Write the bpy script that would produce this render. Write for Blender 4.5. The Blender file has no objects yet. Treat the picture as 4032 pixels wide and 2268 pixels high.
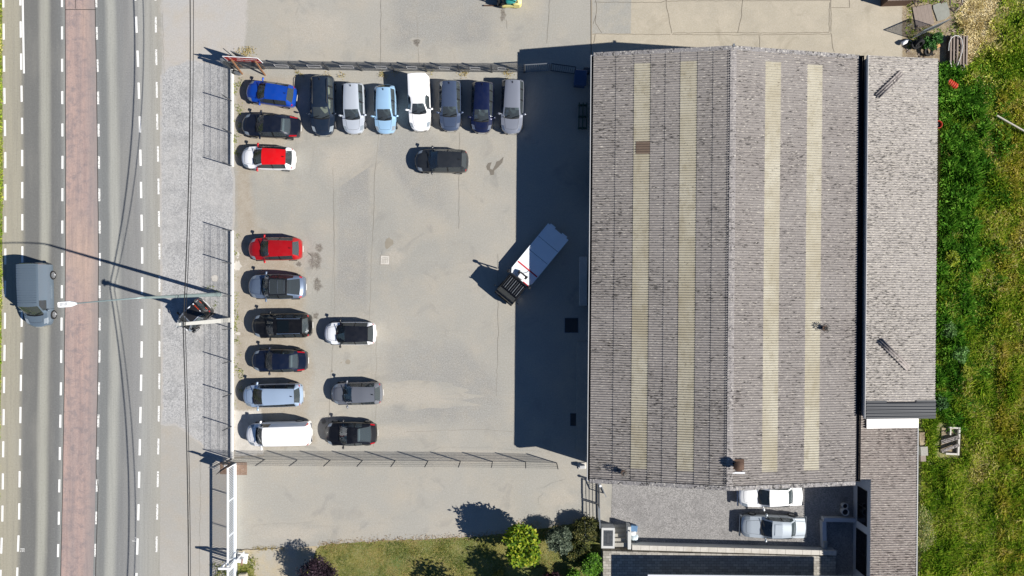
import bpy, bmesh, math, random
import numpy as np
from mathutils import Vector, Matrix
R = math.radians
random.seed(7); rng = np.random.default_rng(11)
scene = bpy.context.scene
col = scene.collection
# ---------------------------------------------------------------- camera: a drone looking straight down
NX, NY, FPX, CAMH = 2045.0, 1145.0, 2700.0, 54.0      # ground point under the drone, focal length (px), flying height (m)
cd = bpy.data.cameras.new('drone_camera'); cam = bpy.data.objects.new('drone_camera', cd); col.objects.link(cam)
cam.location = (0, 0, CAMH); cam.rotation_euler = (0, 0, 0)
cd.sensor_width = 36.0; cd.lens = 36.0*FPX/4032; cd.clip_start = 1; cd.clip_end = 1000
cd.shift_x = -(NX-2016)/4032; cd.shift_y = (NY-1134)/4032
scene.camera = cam
# ---------------------------------------------------------------- sky, sun, exposure
SUN_EL = 36.3; SUN_AZ = 107.3
w = bpy.data.worlds.new('World'); scene.world = w; w.use_nodes = True
nt = w.node_tree; bg = nt.nodes['Background']
sky = nt.nodes.new('ShaderNodeTexSky'); sky.sky_type = 'NISHITA'; sky.sun_disc = False
sky.air_density = 0.75; sky.dust_density = 0.0; sky.ozone_density = 7.0
sky.sun_elevation = R(SUN_EL); sky.sun_rotation = R(SUN_AZ)
nt.links.new(sky.outputs['Color'], bg.inputs['Color']); bg.inputs['Strength'].default_value = 0.055
sl = bpy.data.lights.new('sun', 'SUN'); sun = bpy.data.objects.new('sun', sl); col.objects.link(sun)
sl.energy = 5.0; sl.angle = R(0.5); sl.color = (1.0, 0.955, 0.89)
_e = R(SUN_EL); _a = R(SUN_AZ)
sun.rotation_euler = Vector((-math.sin(_a)*math.cos(_e), -math.cos(_a)*math.cos(_e), -math.sin(_e))).to_track_quat('-Z', 'Y').to_euler()
scene.view_settings.view_transform = 'Standard'; scene.view_settings.look = 'None'
scene.view_settings.gamma = 1.0; scene.view_settings.exposure = 0.55
scene.view_settings.use_curve_mapping = False

# ---------------------------------------------------------------- helpers
def at(px, py, z=0.0):
    s = (CAMH-z)/FPX
    return Vector(((px-NX)*s, -(py-NY)*s, z))
def lin(c):
    if isinstance(c, str):
        c = c.lstrip('#'); c = tuple(int(c[i:i+2], 16)/255 for i in (0, 2, 4))
        return tuple(x/12.92 if x <= .04045 else ((x+.055)/1.055)**2.4 for x in c)
    return tuple(c)
class NT:
    def __init__(s, name):
        s.m = bpy.data.materials.new(name); s.m.use_nodes = True; s.t = s.m.node_tree
        s.b = s.t.nodes['Principled BSDF']; s.out = s.t.nodes['Material Output']
    def n(s, typ, **kw):
        nd = s.t.nodes.new('ShaderNode'+typ)
        for k, v in kw.items():
            if k.startswith('i_'): nd.inputs[k[2:].replace('_', ' ')].default_value = v
            else: setattr(nd, k, v)
        return nd
    def l(s, a, b): s.t.links.new(a, b)
    def coord(s, kind='Object', scale=(1, 1, 1)):
        tc = s.n('TexCoord'); mp = s.n('Mapping'); mp.inputs['Scale'].default_value = scale
        s.l(tc.outputs[kind], mp.inputs['Vector']); return mp.outputs['Vector']
    def noise(s, vec, scale, detail=3, rough=.55, dist=0):
        nd = s.n('TexNoise'); nd.inputs['Scale'].default_value = scale; nd.inputs['Detail'].default_value = detail
        nd.inputs['Roughness'].default_value = rough; nd.inputs['Distortion'].default_value = dist
        s.l(vec, nd.inputs['Vector']); return nd.outputs['Fac']
    def ramp(s, fac, stops, interp='LINEAR'):
        nd = s.n('ValToRGB'); cr = nd.color_ramp; cr.interpolation = interp
        while len(cr.elements) < len(stops): cr.elements.new(.5)
        for e, (p, c) in zip(cr.elements, stops):
            e.position = p; e.color = (c, c, c, 1) if isinstance(c, (int, float)) else (*c[:3], 1)
        s.l(fac, nd.inputs['Fac']); return nd.outputs['Color']
    def mix(s, fac, a, b, mode='MIX'):
        nd = s.n('MixRGB', blend_type=mode)
        for sock, v in zip((nd.inputs['Fac'], nd.inputs['Color1'], nd.inputs['Color2']), (fac, a, b)):
            if isinstance(v, (int, float)): sock.default_value = v if sock.name == 'Fac' else (v, v, v, 1)
            elif isinstance(v, (tuple, list)): sock.default_value = (*v[:3], 1)
            else: s.l(v, sock)
        return nd.outputs['Color']
    def bump(s, h, strength=.3, dist=.02):
        nd = s.n('Bump'); nd.inputs['Strength'].default_value = strength; nd.inputs['Distance'].default_value = dist
        s.l(h, nd.inputs['Height']); s.l(nd.outputs['Normal'], s.b.inputs['Normal'])
    def color(s, c):
        if isinstance(c, (tuple, list)): s.b.inputs['Base Color'].default_value = (*c[:3], 1)
        else: s.l(c, s.b.inputs['Base Color'])
    def rough(s, v): s.b.inputs['Roughness'].default_value = v
_mats = {}
def mat(name, c, rough=.6, metal=0., var=.12, scale=4., bump=0., coat=0.):
    if name in _mats: return _mats[name]
    t = NT(name); c = lin(c); v = t.coord()
    f = t.noise(v, scale, 4)
    t.color(t.mix(f, tuple(x*(1-var) for x in c), tuple(min(1, x*(1+var)) for x in c)))
    t.rough(rough); t.b.inputs['Metallic'].default_value = metal
    if coat: t.b.inputs['Coat Weight'].default_value = coat; t.b.inputs['Coat Roughness'].default_value = .06
    if bump: t.bump(f, bump)
    _mats[name] = t.m; return t.m
class MB:
    def __init__(s): s.v = []; s.f = []; s.mi = []
    def add(s, vs, fs, mi=0):
        o = len(s.v); s.v += [tuple(p) for p in vs]; s.f += [tuple(i+o for i in f) for f in fs]; s.mi += [mi]*len(fs); return s
    def box(s, c, d, rz=0., mi=0, M=None):
        cx, cy, cz = c; dx, dy, dz = d[0]/2, d[1]/2, d[2]/2; ca, sa = math.cos(rz), math.sin(rz)
        vs = []
        for z in (-dz, dz):
            for x, y in ((-dx, -dy), (dx, -dy), (dx, dy), (-dx, dy)):
                p = Vector((cx+x*ca-y*sa, cy+x*sa+y*ca, cz+z)); vs.append(M @ p if M else p)
        return s.add(vs, [(0, 3, 2, 1), (4, 5, 6, 7), (0, 1, 5, 4), (1, 2, 6, 5), (2, 3, 7, 6), (3, 0, 4, 7)], mi)
    def cbox(s, c, d, ch=.03, rz=0., mi=0):
        """box with chamfered vertical and top edges"""
        cx, cy, cz = c; hx, hy, hz = d[0]/2, d[1]/2, d[2]/2; ca, sa = math.cos(rz), math.sin(rz)
        def ring(k, z):
            x, y = hx-k, hy-k
            pts = [(x, -y+ch), (x, y-ch), (x-ch, y), (-x+ch, y), (-x, y-ch), (-x, -y+ch), (-x+ch, -y), (x-ch, -y)]
            return [(cx+a*ca-b*sa, cy+a*sa+b*ca, cz+z) for a, b in pts]
        vs = ring(0, -hz)+ring(0, hz-ch)+ring(ch, hz)
        fs = [tuple(range(7, -1, -1)), tuple(range(16, 24))]
        for r in (0, 8):
            for i in range(8):
                j = (i+1) % 8; fs.append((r+i, r+j, r+8+j, r+8+i))
        return s.add(vs, fs, mi)
    def bar(s, p0, p1, w=.05, h=None, mi=0):
        p0, p1 = Vector(p0), Vector(p1); h = h or w; d = (p1-p0); L = d.length
        if L < 1e-6: return s
        q = d.to_track_quat('X', 'Z').to_matrix().to_4x4(); q.translation = (p0+p1)/2
        return s.box((0, 0, 0), (L, w, h), 0, mi, q)
    def tube(s, pts, r=.03, n=8, mi=0, caps=True):
        pts = [Vector(p) for p in pts]; rs = r if isinstance(r, (list, tuple)) else [r]*len(pts)
        vs = []; fs = []
        for i, p in enumerate(pts):
            d = (pts[min(i+1, len(pts)-1)]-pts[max(i-1, 0)]).normalized()
            q = d.to_track_quat('Z', 'X')
            for k in range(n):
                a = 2*math.pi*k/n; vs.append(p+q @ Vector((math.cos(a)*rs[i], math.sin(a)*rs[i], 0)))
        for i in range(len(pts)-1):
            for k in range(n):
                a, b = i*n+k, i*n+(k+1) % n; fs.append((a, b, b+n, a+n))
        if caps: fs += [tuple(range(n-1, -1, -1)), tuple(range((len(pts)-1)*n, len(pts)*n))]
        return s.add(vs, fs, mi)
    def lathe(s, prof, n=16, M=None, mi=0):
        vs = []; fs = []; M = M or Matrix()
        for r, z in prof:
            for k in range(n):
                a = 2*math.pi*k/n; vs.append(M @ Vector((r*math.cos(a), r*math.sin(a), z)))
        for i in range(len(prof)-1):
            for k in range(n):
                a, b = i*n+k, i*n+(k+1) % n; fs.append((a, b, b+n, a+n))
        return s.add(vs, fs, mi)
    def prism(s, poly, z0, z1, mi=0):
        n = len(poly); vs = [(p[0], p[1], z0) for p in poly]+[(p[0], p[1], z1) for p in poly]
        fs = [tuple(range(n-1, -1, -1)), tuple(range(n, 2*n))]+[(i, (i+1) % n, n+(i+1) % n, n+i) for i in range(n)]
        return s.add(vs, fs, mi)
    def sheet(s, poly, z=None, mi=0):
        return s.add([(p[0], p[1], p[2] if z is None else z) for p in poly], [tuple(range(len(poly)))], mi)
    def build(s, name, m=None, parent=None, smooth=None, loc=None, rz=0, fix=True, bevel=0):
        me = bpy.data.meshes.new(name); me.from_pydata(s.v, [], s.f)
        for x in (m if isinstance(m, (list, tuple)) else [m]): me.materials.append(x)
        if len(set(s.mi)) > 1: me.polygons.foreach_set('material_index', s.mi)
        if fix:
            b = bmesh.new(); b.from_mesh(me); bmesh.ops.recalc_face_normals(b, faces=b.faces); b.to_mesh(me); b.free()
        if smooth is not None:
            me.polygons.foreach_set('use_smooth', [True]*len(me.polygons)); me.set_sharp_from_angle(angle=R(smooth))
        o = bpy.data.objects.new(name, me); col.objects.link(o)
        if parent: o.parent = parent
        if loc is not None: o.location = loc; o.rotation_euler = (0, 0, rz)
        if bevel:
            b = o.modifiers.new('bevel', 'BEVEL'); b.width = bevel; b.segments = 2; b.limit_method = 'ANGLE'
        return o
def tag(o, label=None, cat=None, group=None, kind=None):
    for k, v in (('label', label), ('category', cat), ('group', group), ('kind', kind)):
        if v: o[k] = v
    return o
def empty(name, loc=(0, 0, 0), rz=0., label=None, cat=None, group=None):
    o = bpy.data.objects.new(name, None); col.objects.link(o); o.location = loc; o.rotation_euler = (0, 0, rz)
    o.empty_display_size = .3
    return tag(o, label, cat, group)
def copy_tree(o, parent=None):
    c = o.copy(); col.objects.link(c)
    if parent: c.parent = parent
    for ch in list(o.children): copy_tree(ch, c)
    return c
def poly(pts, z): return [at(x, y, z) for x, y in pts]
def ribbon(mb, pts, wid, z, jit=0.):
    """flat strip following pixel points on the ground, wid in metres"""
    P = [at(x+random.uniform(-jit, jit), y+random.uniform(-jit, jit), z) for x, y in pts]; vs = []
    for i, p in enumerate(P):
        d = (P[min(i+1, len(P)-1)]-P[max(i-1, 0)]).normalized(); nrm = Vector((-d.y, d.x, 0))*wid/2
        vs += [p+nrm, p-nrm]
    mb.add(vs, [(2*i, 2*i+1, 2*i+3, 2*i+2) for i in range(len(P)-1)])
def wiggle(pts, step=22, amp=3.0):
    out = []
    for (x0, y0), (x1, y1) in zip(pts[:-1], pts[1:]):
        n = max(1, int(math.hypot(x1-x0, y1-y0)/step))
        for k in range(n):
            t = k/n; out.append((x0+(x1-x0)*t+random.uniform(-amp, amp), y0+(y1-y0)*t+random.uniform(-amp, amp)))
    out.append(pts[-1]); return out
def blob(cx, cy, rx, ry, n=22, j=.25):
    return [(cx+rx*math.cos(2*math.pi*k/n)*(1+random.uniform(-j, j)), cy+ry*math.sin(2*math.pi*k/n)*(1+random.uniform(-j, j))) for k in range(n)]
def struct(name, mb, m, **k): return tag(mb.build(name, m, **k), kind='structure')
# ================================================================ SETTING: ground surfaces
GP = {}
def ground_color(t, v, c1, c2, c3, big=.12, mid=.9, fine=40., speck=.25, bump=.15, stain=None):
    a = t.noise(v, big, 4, .6, .6); b = t.noise(v, mid, 6, .6); f = t.noise(v, fine, 2, .7)
    base = t.mix(t.ramp(a, [(.35, 0.), (.65, 1.)]), lin(c1), lin(c2))
    base = t.mix(t.ramp(b, [(.45, 0.), (.72, .75)]), base, lin(c3))
    base = t.mix(t.ramp(f, [(.3, speck), (.5, 0.)]), base, .02)
    base = t.mix(t.ramp(f, [(.58, 0.), (.75, speck*.8)]), base, .75)
    gr = t.noise(v, 9, 5, .75)
    base = t.mix(t.ramp(gr, [(.3, .22), (.5, 0.)]), base, tuple(x*.45 for x in lin(c1))); base = t.mix(t.ramp(gr, [(.52, 0.), (.72, .25)]), base, .62)
    if stain: base = t.mix(t.ramp(t.noise(v, .35, 5, .65, 1.2), [(.56, 0.), (.74, .8)]), base, lin(stain))
    return base, f
def blend_edge(t, v, base, under, lo=.1, hi=.6, scale=1.6, amp=.6):
    """fade to the surface lying around the patch (attribute edge: 0 at the rim, 1 inside)"""
    ub, _ = ground_color(t, v, *GP[under][0], **GP[under][1])
    ed = t.n('Attribute', attribute_name='edge'); n = t.noise(v, scale, 6, .7, .4)
    k = t.n('Math', operation='MULTIPLY_ADD'); t.l(n, k.inputs[0]); k.inputs[1].default_value = amp*2; k.inputs[2].default_value = -amp
    a = t.n('Math', operation='ADD'); t.l(k.outputs[0], a.inputs[0]); t.l(ed.outputs['Fac'], a.inputs[1])
    return t.mix(t.ramp(a.outputs[0], [(lo, 0.), (hi, 1.)]), ub, base)
def ground_mat(name, *p, under=None, be=(), **k):
    GP[name] = (p, k); t = NT(name); v = t.coord(); base, f = ground_color(t, v, *p, **k)
    if under: base = blend_edge(t, v, base, under, *be)
    t.color(base); t.rough(.92); t.bump(f, (list(p)+[.15]*10)[7] if len(p) > 7 else .15, .01); return t.m
M_yard = ground_mat('worn_asphalt', '#a6a298', '#99978f', '#aca495', .07, .35, 60, .25, .12, '#8b8983')
M_soil = ground_mat('dusty_ground', '#a89f90', '#9e9586', '#968b79', .3, 1.2, 30, .25, .25, '#877b69', under='worn_asphalt', be=(.26, .95, 1.1, .55))
M_apron = ground_mat('pale_gravel_apron', '#b2ada6', '#aeaca8', '#b1a99c', .15, .8, 25, .3, .3, under='worn_asphalt', be=(.26, .7))
M_apron2 = ground_mat('beige_asphalt_apron', '#a9a59d', '#a19e97', '#a8a093', .15, .7, 50, .15, .1)
M_conc = ground_mat('beige_concrete', '#b1a895', '#a8a08f', '#bab09d', .2, .9, 35, .16, .1, '#948c7b')
M_concg = ground_mat('grey_concrete', '#a09c92', '#989790', '#a8a294', .3, 1.2, 35, .2, .1)
M_white = ground_mat('white_concrete', '#c9c4ba', '#bdb8ae', '#d2cdc4', .5, 2.2, 20, .1, .1, '#a39a8a')
M_whites = ground_mat('white_concrete_spill', '#c9c4ba', '#bdb8ae', '#d2cdc4', .5, 2.2, 20, .1, .1, '#a39a8a', under='dusty_ground', be=(.0, .4, 2.5, .5))
M_rust = ground_mat('brown_plate', '#88705f', '#7d6657', '#937a62', .8, 3, 30, .1, .1)
def gravel_mat(name, cs, scale=11., stain='#8d8d90', under=None):
    t = NT(name); v = t.coord()
    vo = t.n('TexVoronoi'); vo.inputs['Scale'].default_value = scale; t.l(v, vo.inputs['Vector'])
    sep = t.n('SeparateColor'); t.l(vo.outputs['Color'], sep.inputs['Color'])
    base = t.ramp(sep.outputs['Red'], [(0, lin(cs[0])), (.45, lin(cs[1])), (1, lin(cs[2]))])
    big = t.noise(v, .45, 5, .62, .8)
    base = t.mix(t.ramp(big, [(.4, 0.), (.68, .55)]), base, lin(stain))
    f = t.noise(v, scale*1.8, 3)
    base = t.mix(t.ramp(f, [(.3, .35), (.48, 0.)]), base, .07)
    d2 = t.noise(v, .8, 5, .65, .5); base = t.mix(t.ramp(d2, [(.36, .4), (.5, 0.)]), base, tuple(x*.6 for x in lin(cs[1])))
    if under: base = blend_edge(t, v, base, under, .22, .55, 1.4, .5)
    t.color(base); t.rough(.95); t.bump(vo.outputs['Distance'], .25, .015); return t.m
M_gravel = gravel_mat('grey_gravel', ('#8d8d8d', '#a6a6a5', '#bcbbb9'), 14., '#b2b0ac', 'pale_gravel_apron')
M_gravel2 = gravel_mat('coarse_grey_gravel', ('#706e6c', '#8b8987', '#a5a29f'), 16., '#868482')

def soft(name, polys, m, z, inset=14):
    mb = MB(); ed = []
    for pts in polys:
        n = len(pts); A = sum(pts[i][0]*pts[(i+1) % n][1]-pts[(i+1) % n][0]*pts[i][1] for i in range(n)); sg = 1 if A > 0 else -1
        inn = []
        for i in range(n):
            (x0, y0), (x1, y1), (x2, y2) = pts[i-1], pts[i], pts[(i+1) % n]; d1 = Vector((x1-x0, y1-y0)); d2 = Vector((x2-x1, y2-y1))
            nn = Vector((-d1.y, d1.x)).normalized()+Vector((-d2.y, d2.x)).normalized(); nn = nn.normalized() if nn.length > 1e-6 else Vector((0, 0)); cxx, cyy = sum(p[0] for p in pts)/n, sum(p[1] for p in pts)/n; inn.append((x1+sg*nn.x*inset, y1+sg*nn.y*inset) if inset > 1 else (x1+(cxx-x1)*inset, y1+(cyy-y1)*inset))
        z += .0003; o = len(mb.v); mb.v += [tuple(at(*p, z)) for p in pts]+[tuple(at(*p, z)) for p in inn]; ed += [0.]*n+[1.]*n
        for i in range(n): j = (i+1) % n; mb.f.append((o+i, o+j, o+n+j, o+n+i)); mb.mi.append(0)
        mb.f.append(tuple(range(o+n, o+2*n))); mb.mi.append(0)
    ob = struct(name, mb, m); at_ = ob.data.attributes.new('edge', 'FLOAT', 'POINT'); at_.data.foreach_set('value', ed); return ob
g = MB(); g.sheet([(-150, -150, 0), (150, -150, 0), (150, 150, 0), (-150, 150, 0)])
struct('ground', g, M_yard)
# --- road with the wear bands following the lanes (u coordinate runs across the road)
YS = [-700, -200, 0, 130, 300, 500, 700, 1000, 1300, 1500, 1800, 2050, 2268, 2700, 3000]
LN = {
 'edge_l': ([-700, 0, 400, 700, 1000, 1400, 1800, 2268, 3000], [6, 8, 10, 12, 9, 5, 0, -9, -30]),
 'd1': ([-700, 0, 400, 600, 1000, 1300, 1500, 2060, 2260, 3000], [5, 13, 18, 21, 21, 19, 16, 9, 2, -22]),
 'd2': ([-700, 0, 300, 500, 1000, 1300, 1500, 2050, 2250, 3000], [70, 80, 84, 87, 88, 85, 82, 75, 68, 44]),
 'c': ([-700, 0, 350, 600, 1000, 1300, 1500, 2080, 2200, 3000], [238, 244, 245, 246, 245, 242, 240, 231, 228, 205]),
 'r': ([-700, 0, 130, 300, 500, 950, 1350, 1500, 2050, 2180, 3000], [370, 379, 381, 385, 388, 393, 392, 390, 379, 375, 348]),
 'd5': ([-700, 0, 100, 240, 370, 500, 1000, 1350, 1480, 2020, 2150, 3000], [508, 533, 537, 543, 547, 551, 560, 558, 556, 545, 541, 514]),
 'd6': ([-700, 0, 340, 480, 600, 1000, 1450, 1700, 1850, 3000], [600, 612, 617, 619, 622, 628, 628, 624, 622, 600]),
 'edge_r': ([-700, 0, 600, 900, 1500, 1700, 1900, 2268, 3000], [612, 620, 630, 636, 640, 635, 633, 629, 612]),
}
def lx(k, y): return float(np.interp(y, *LN[k]))
def road_mat():
    t = NT('road_asphalt'); uv = t.n('UVMap'); uv.uv_map = 'across'
    sp = t.n('SeparateXYZ'); t.l(uv.outputs['UV'], sp.inputs['Vector'])
    v = t.coord()
    wob = t.noise(v, .25, 3)
    m = t.n('Math', operation='MULTIPLY_ADD'); t.l(wob, m.inputs[0]); m.inputs[1].default_value = .018; t.l(sp.outputs['X'], m.inputs[2])
    k = lambda px: px/640.+.009
    G = lambda h: lin(h)
    base = t.ramp(m.outputs[0], [(k(0), G('#a39d8a')), (k(80), G('#9f9a89')), (k(100), G('#6f6f6b')), (k(150), G('#6e6e6a')), (k(166), G('#a09f94')),
            (k(186), G('#a1a094')), (k(205), G('#6c6c69')), (k(238), G('#727371')), (k(252), G('#8b8c88')), (k(392), G('#7f8180')), (k(408), G('#777977')),
            (k(425), G('#7a7c7a')), (k(442), G('#a3a39b')), (k(462), G('#a2a29a')), (k(480), G('#818280')), (k(520), G('#868684')), (k(548), G('#8d8d8b')),
            (k(572), G('#9d9d98')), (k(640), G('#a09d93'))])
    f = t.noise(v, 55, 2, .7)
    base = t.mix(t.ramp(f, [(.28, .35), (.45, 0.)]), base, .03)
    base = t.mix(t.ramp(f, [(.6, 0.), (.78, .25)]), base, .6)
    gr = t.noise(v, 9, 5, .75)
    base = t.mix(t.ramp(gr, [(.3, .3), (.5, 0.)]), base, .07); base = t.mix(t.ramp(gr, [(.54, 0.), (.74, .22)]), base, .5)
    s3 = t.noise(t.coord(scale=(3.5, .10, 1)), 1., 5, .65); base = t.mix(t.ramp(s3, [(.35, .22), (.55, 0.)]), base, .12)
    b2 = t.noise(t.coord(scale=(1.2, .25, 1)), .5, 5, .6)
    base = t.mix(t.ramp(b2, [(.5, 0.), (.75, .3)]), base, G('#9b988e'))
    t.color(base); t.rough(.9); t.bump(f, .12, .01); return t.m
def road_strip(name, keys, us, m, z):
    mb = MB(); n = len(keys); YY = np.arange(-700, 3001, 100)
    for y in YY: mb.v += [tuple(at(lx(kx, y) if isinstance(kx, str) else lx(kx[0], y)+kx[1], y, z)) for kx in keys]
    for i in range(len(YY)-1):
        for j in range(n-1):
            a = i*n+j; mb.f.append((a, a+1, a+n+1, a+n)); mb.mi.append(0)
    o = struct(name, mb, m)
    uvl = o.data.uv_layers.new(name='across')
    for lp in o.data.loops: uvl.data[lp.index].uv = (us[lp.vertex_index % n], (lp.vertex_index//n)/10)
    return o
road_strip('road', ['edge_l', 'd1', 'd2', 'c', 'r', 'd5', 'd6', 'edge_r'], [x/640 for x in (6, 20, 87, 245, 392, 559, 627, 640)], road_mat(), .004)
def red_mat():
    t = NT('red_asphalt'); v = t.coord(); s = t.coord(scale=(1.5, .12, 1))
    a = t.noise(s, .9, 5, .6, .5); b = t.noise(v, 1.6, 5, .65, .6); f = t.noise(v, 45, 2, .7)
    base = t.mix(t.ramp(a, [(.35, 0.), (.62, 1.)]), lin('#a3918b'), lin('#b1988e'))
    base = t.mix(t.ramp(b, [(.47, 0.), (.66, .85)]), base, lin('#8a7f7e'))
    g1 = t.noise(t.coord(scale=(1, .35, 1)), .22, 3, .5)
    base = t.mix(t.ramp(g1, [(.50, 0.), (.64, .8)]), base, lin('#bfa593'))
    gr = t.noise(v, 8, 5, .75); base = t.mix(t.ramp(gr, [(.3, .35), (.5, 0.)]), base, .12); base = t.mix(t.ramp(gr, [(.55, 0.), (.75, .25)]), base, .55)
    s3 = t.noise(t.coord(scale=(3., .12, 1)), 1.2, 5, .65); base = t.mix(t.ramp(s3, [(.35, .4), (.55, 0.)]), base, lin('#7d7272'))
    sp = t.n('SeparateXYZ'); uv = t.n('UVMap'); uv.uv_map = 'across'; t.l(uv.outputs['UV'], sp.inputs['Vector'])
    base = t.mix(t.ramp(sp.outputs['X'], [(.7, 0.), (1., .75)]), base, lin('#8d8785'))
    base = t.mix(t.ramp(f, [(.28, .3), (.46, 0.)]), base, .04)
    t.color(base); t.rough(.92); t.bump(f, .12, .01); return t.m
road_strip('red_road_strip', [('c', 12), ('c', 60), ('r', -60), ('r', -6)], [0, .3, .65, 1], red_mat(), .008)
# --- painted markings
def paint(wear):
    t = NT('road_paint'); v = t.coord()
    n = t.noise(v, 9, 5, .7); f = t.noise(v, 50, 2)
    c = t.mix(t.ramp(n, [(.62-wear, 0.), (.68-wear*.4, 1.)] if wear else [(.66, 0.), (.8, .25)]), lin('#f0efea'), lin('#9a9892'))
    c = t.mix(t.ramp(f, [(.25, .5), (.4, 0.)]), c, lin('#8a8884')); t.color(c); t.rough(.8); return t.m
M_paint = paint(0); M_paintw = paint(.14)
def dashes(key, starts, ln, wpx, m, z=.012, off=0):
    mb = MB()
    for y0 in starts:
        ww = wpx/2; q = []
        for y in (y0, y0+ln/2, y0+ln): q.append((lx(key, y)+off, y))
        P = [at(x-ww, y, z) for x, y in q]+[at(x+ww, y, z) for x, y in q[::-1]]
        mb.sheet(P)
    struct('lane_marking', mb, m)
dashes('d1', [93+126.5*k for k in range(-7, 24)], 63, 8, M_paint)
dashes('d2', [84+126.5*k for k in range(-7, 24)], 64, 8, M_paint)
dashes('c', [104+127.4*k for k in range(-7, 24)], 51, 8, M_paint)
dashes('r', [106+127.2*k for k in range(-7, 24)], 50, 8, M_paintw, .013)
dashes('d5', [-190, -62, 65, 199, 325, 458, 589, 716, 845, 974, 1092, 1217, 1344, 1475, 1602, 1729, 1857, 1985, 2120, 2256, 2383], 64, 8.6, M_paint)
dashes('d6', [-60, 66, 194, 323, 448, 575, 703, 831, 959, 1087, 1216, 1342, 1470, 1598, 1727, 1856, 1984, 2112], 62, 7.5, M_paintw)
mb = MB(); mb.sheet(poly([(80, -300), (88, -300), (98, 289), (90.5, 289)], .014)); struct('lane_marking', mb, M_paint)
M_dark = mat('dark_joint', '#3d3a36', .95)
M_crack = mat('pale_crack', '#8a857b', .95)
mb = MB()
ribbon(mb, [(lx('c', y)+13, y) for y in range(-300, 2600, 60)], .05, .014, .6)
ribbon(mb, [(lx('r', y)-5+9*(y > 1900), y) for y in range(-300, 2600, 60)], .055, .014, .6)
ribbon(mb, [(297, -100), (297, 34)], .04, .014); ribbon(mb, [(258, 37), (378, 37)], .05, .0145, 1)
struct('road_joint', mb, M_dark)
def text_mesh(s, size, name, m, mtx, parent=None):
    cu = bpy.data.curves.new(name, 'FONT'); cu.body = s; cu.size = size; cu.align_x = 'CENTER'
    tmp = bpy.data.objects.new(name, cu); col.objects.link(tmp)
    bpy.context.view_layer.update()
    me = bpy.data.meshes.new_from_object(tmp.evaluated_get(bpy.context.evaluated_depsgraph_get()))
    bpy.data.objects.remove(tmp); me.materials.clear(); me.materials.append(m); me.transform(mtx)
    o = bpy.data.objects.new(name, me); col.objects.link(o)
    if parent: o.parent = parent
    return o
tag(text_mesh('7', .3, 'road_number', M_paint, Matrix.Translation(at(532, 2126, .013)) @ Matrix.Rotation(R(-10), 4, 'Z')), kind='structure')
tag(text_mesh('337', .26, 'road_number', M_paint, Matrix.Translation(at(88.5, 2164, .013)) @ Matrix.Rotation(R(180), 4, 'Z')), kind='structure')
mb = MB(); mb.sheet(poly([(520, 2129), (536, 2129.5), (536, 2131.5), (520, 2131)], .013)); mb.sheet(poly([(80, 2160), (97, 2160), (97, 2162), (80, 2162)], .013)); struct('road_number_line', mb, M_paint)

# --- verge, aprons, gravel
mb = MB(); mb.sheet(poly([(-1500, -700), (7, -700), (10, 300), (13, 650), (8, 1300), (0, 1700), (-10, 2268), (-30, 3000), (-1500, 3000)], .003))
M_verge = ground_mat('verge_soil', '#7a7a3a', '#66702c', '#a39b62', .8, 3., 20, .3, .4)
struct('grass_verge', mb, M_verge)
soft('gravel_apron', [[(613, -500), (1010, -500), (985, 100), (975, 190), (905, 250), (860, 290), (630, 360), (620, 0)]], M_apron, .005, 30)
mb = MB(); mb.sheet(poly([(634, 1600), (905, 1600), (908, 1830), (880, 2268), (870, 2900), (618, 2900), (629, 2268)], .005)); struct('asphalt_apron', mb, M_apron2)
gp = wiggle([(631, 312), (668, 262), (705, 262), (735, 244), (770, 240), (840, 262), (905, 276)], 14, 4)+[(911, 278), (911, 657)]+wiggle([(918, 700), (917, 880), (911, 908)], 14, 3)+[(911, 1806)]+wiggle([(860, 1795), (822, 1778), (800, 1742), (765, 1715), (735, 1690), (690, 1660), (650, 1664), (638, 1662)], 12, 4)+[(640, 1500), (636, 900)]
gp = [(630, 300), (662, 255), (705, 248), (735, 232), (770, 228), (840, 250), (918, 262), (918, 657), (926, 700), (925, 880), (918, 910), (918, 1820), (860, 1806), (815, 1788), (790, 1752), (755, 1725), (725, 1700), (690, 1675), (650, 1678), (632, 1672), (634, 1500), (629, 900)]
soft('gravel_strip', [gp], M_gravel, .010, 22)
# dusty soil along the inside of the low wall
soft('dusty_soil_strip', [[(912, 262), (1060, 275), (1230, 290), (1225, 330), (1210, 520), (1080, 640), (1010, 700), (1030, 880), (1200, 1000), (1230, 1120), (1215, 1300), (1260, 1450), (1235, 1640), (1270, 1760), (1100, 1790), (912, 1800)]], M_soil, .006, 45)
soft('concrete_pad', [[(918, 1612), (1030, 1606), (1046, 1700), (1040, 1795), (920, 1805), (918, 1700)], blob(934, 1048, 16, 22, 16, .3), blob(936, 1002, 8, 14, 12, .3), blob(938, 1314, 12, 7, 12, .3), blob(845, 1096, 14, 14, 14, .2)], M_whites, .011, .3)
mb = MB(); mb.sheet(poly([(850, 1792), (905, 1806), (900, 1865), (866, 1868)], .009)); struct('concrete_pad', mb, M_white)
M_stain2 = ground_mat('oily_soil', '#7c766c', '#6a645b', '#8b8579', .9, 4, 14, .5, .2, under='worn_asphalt', be=(.38, .95, 2.2, .9))
soft('oil_stain', [blob(1245, 1030, 40, 55, 26, .3), blob(1255, 975, 24, 26, 18, .3), blob(1250, 1120, 26, 40, 20, .3), blob(1242, 1245, 18, 20, 16, .3), blob(1175, 1040, 16, 16, 16, .3), blob(1640, 165, 26, 20, 14, .3), blob(1980, 60, 16, 40, 14, .3), blob(1275, 1660, 14, 20, 14, .3)], M_stain2, .0108, .6)
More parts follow.
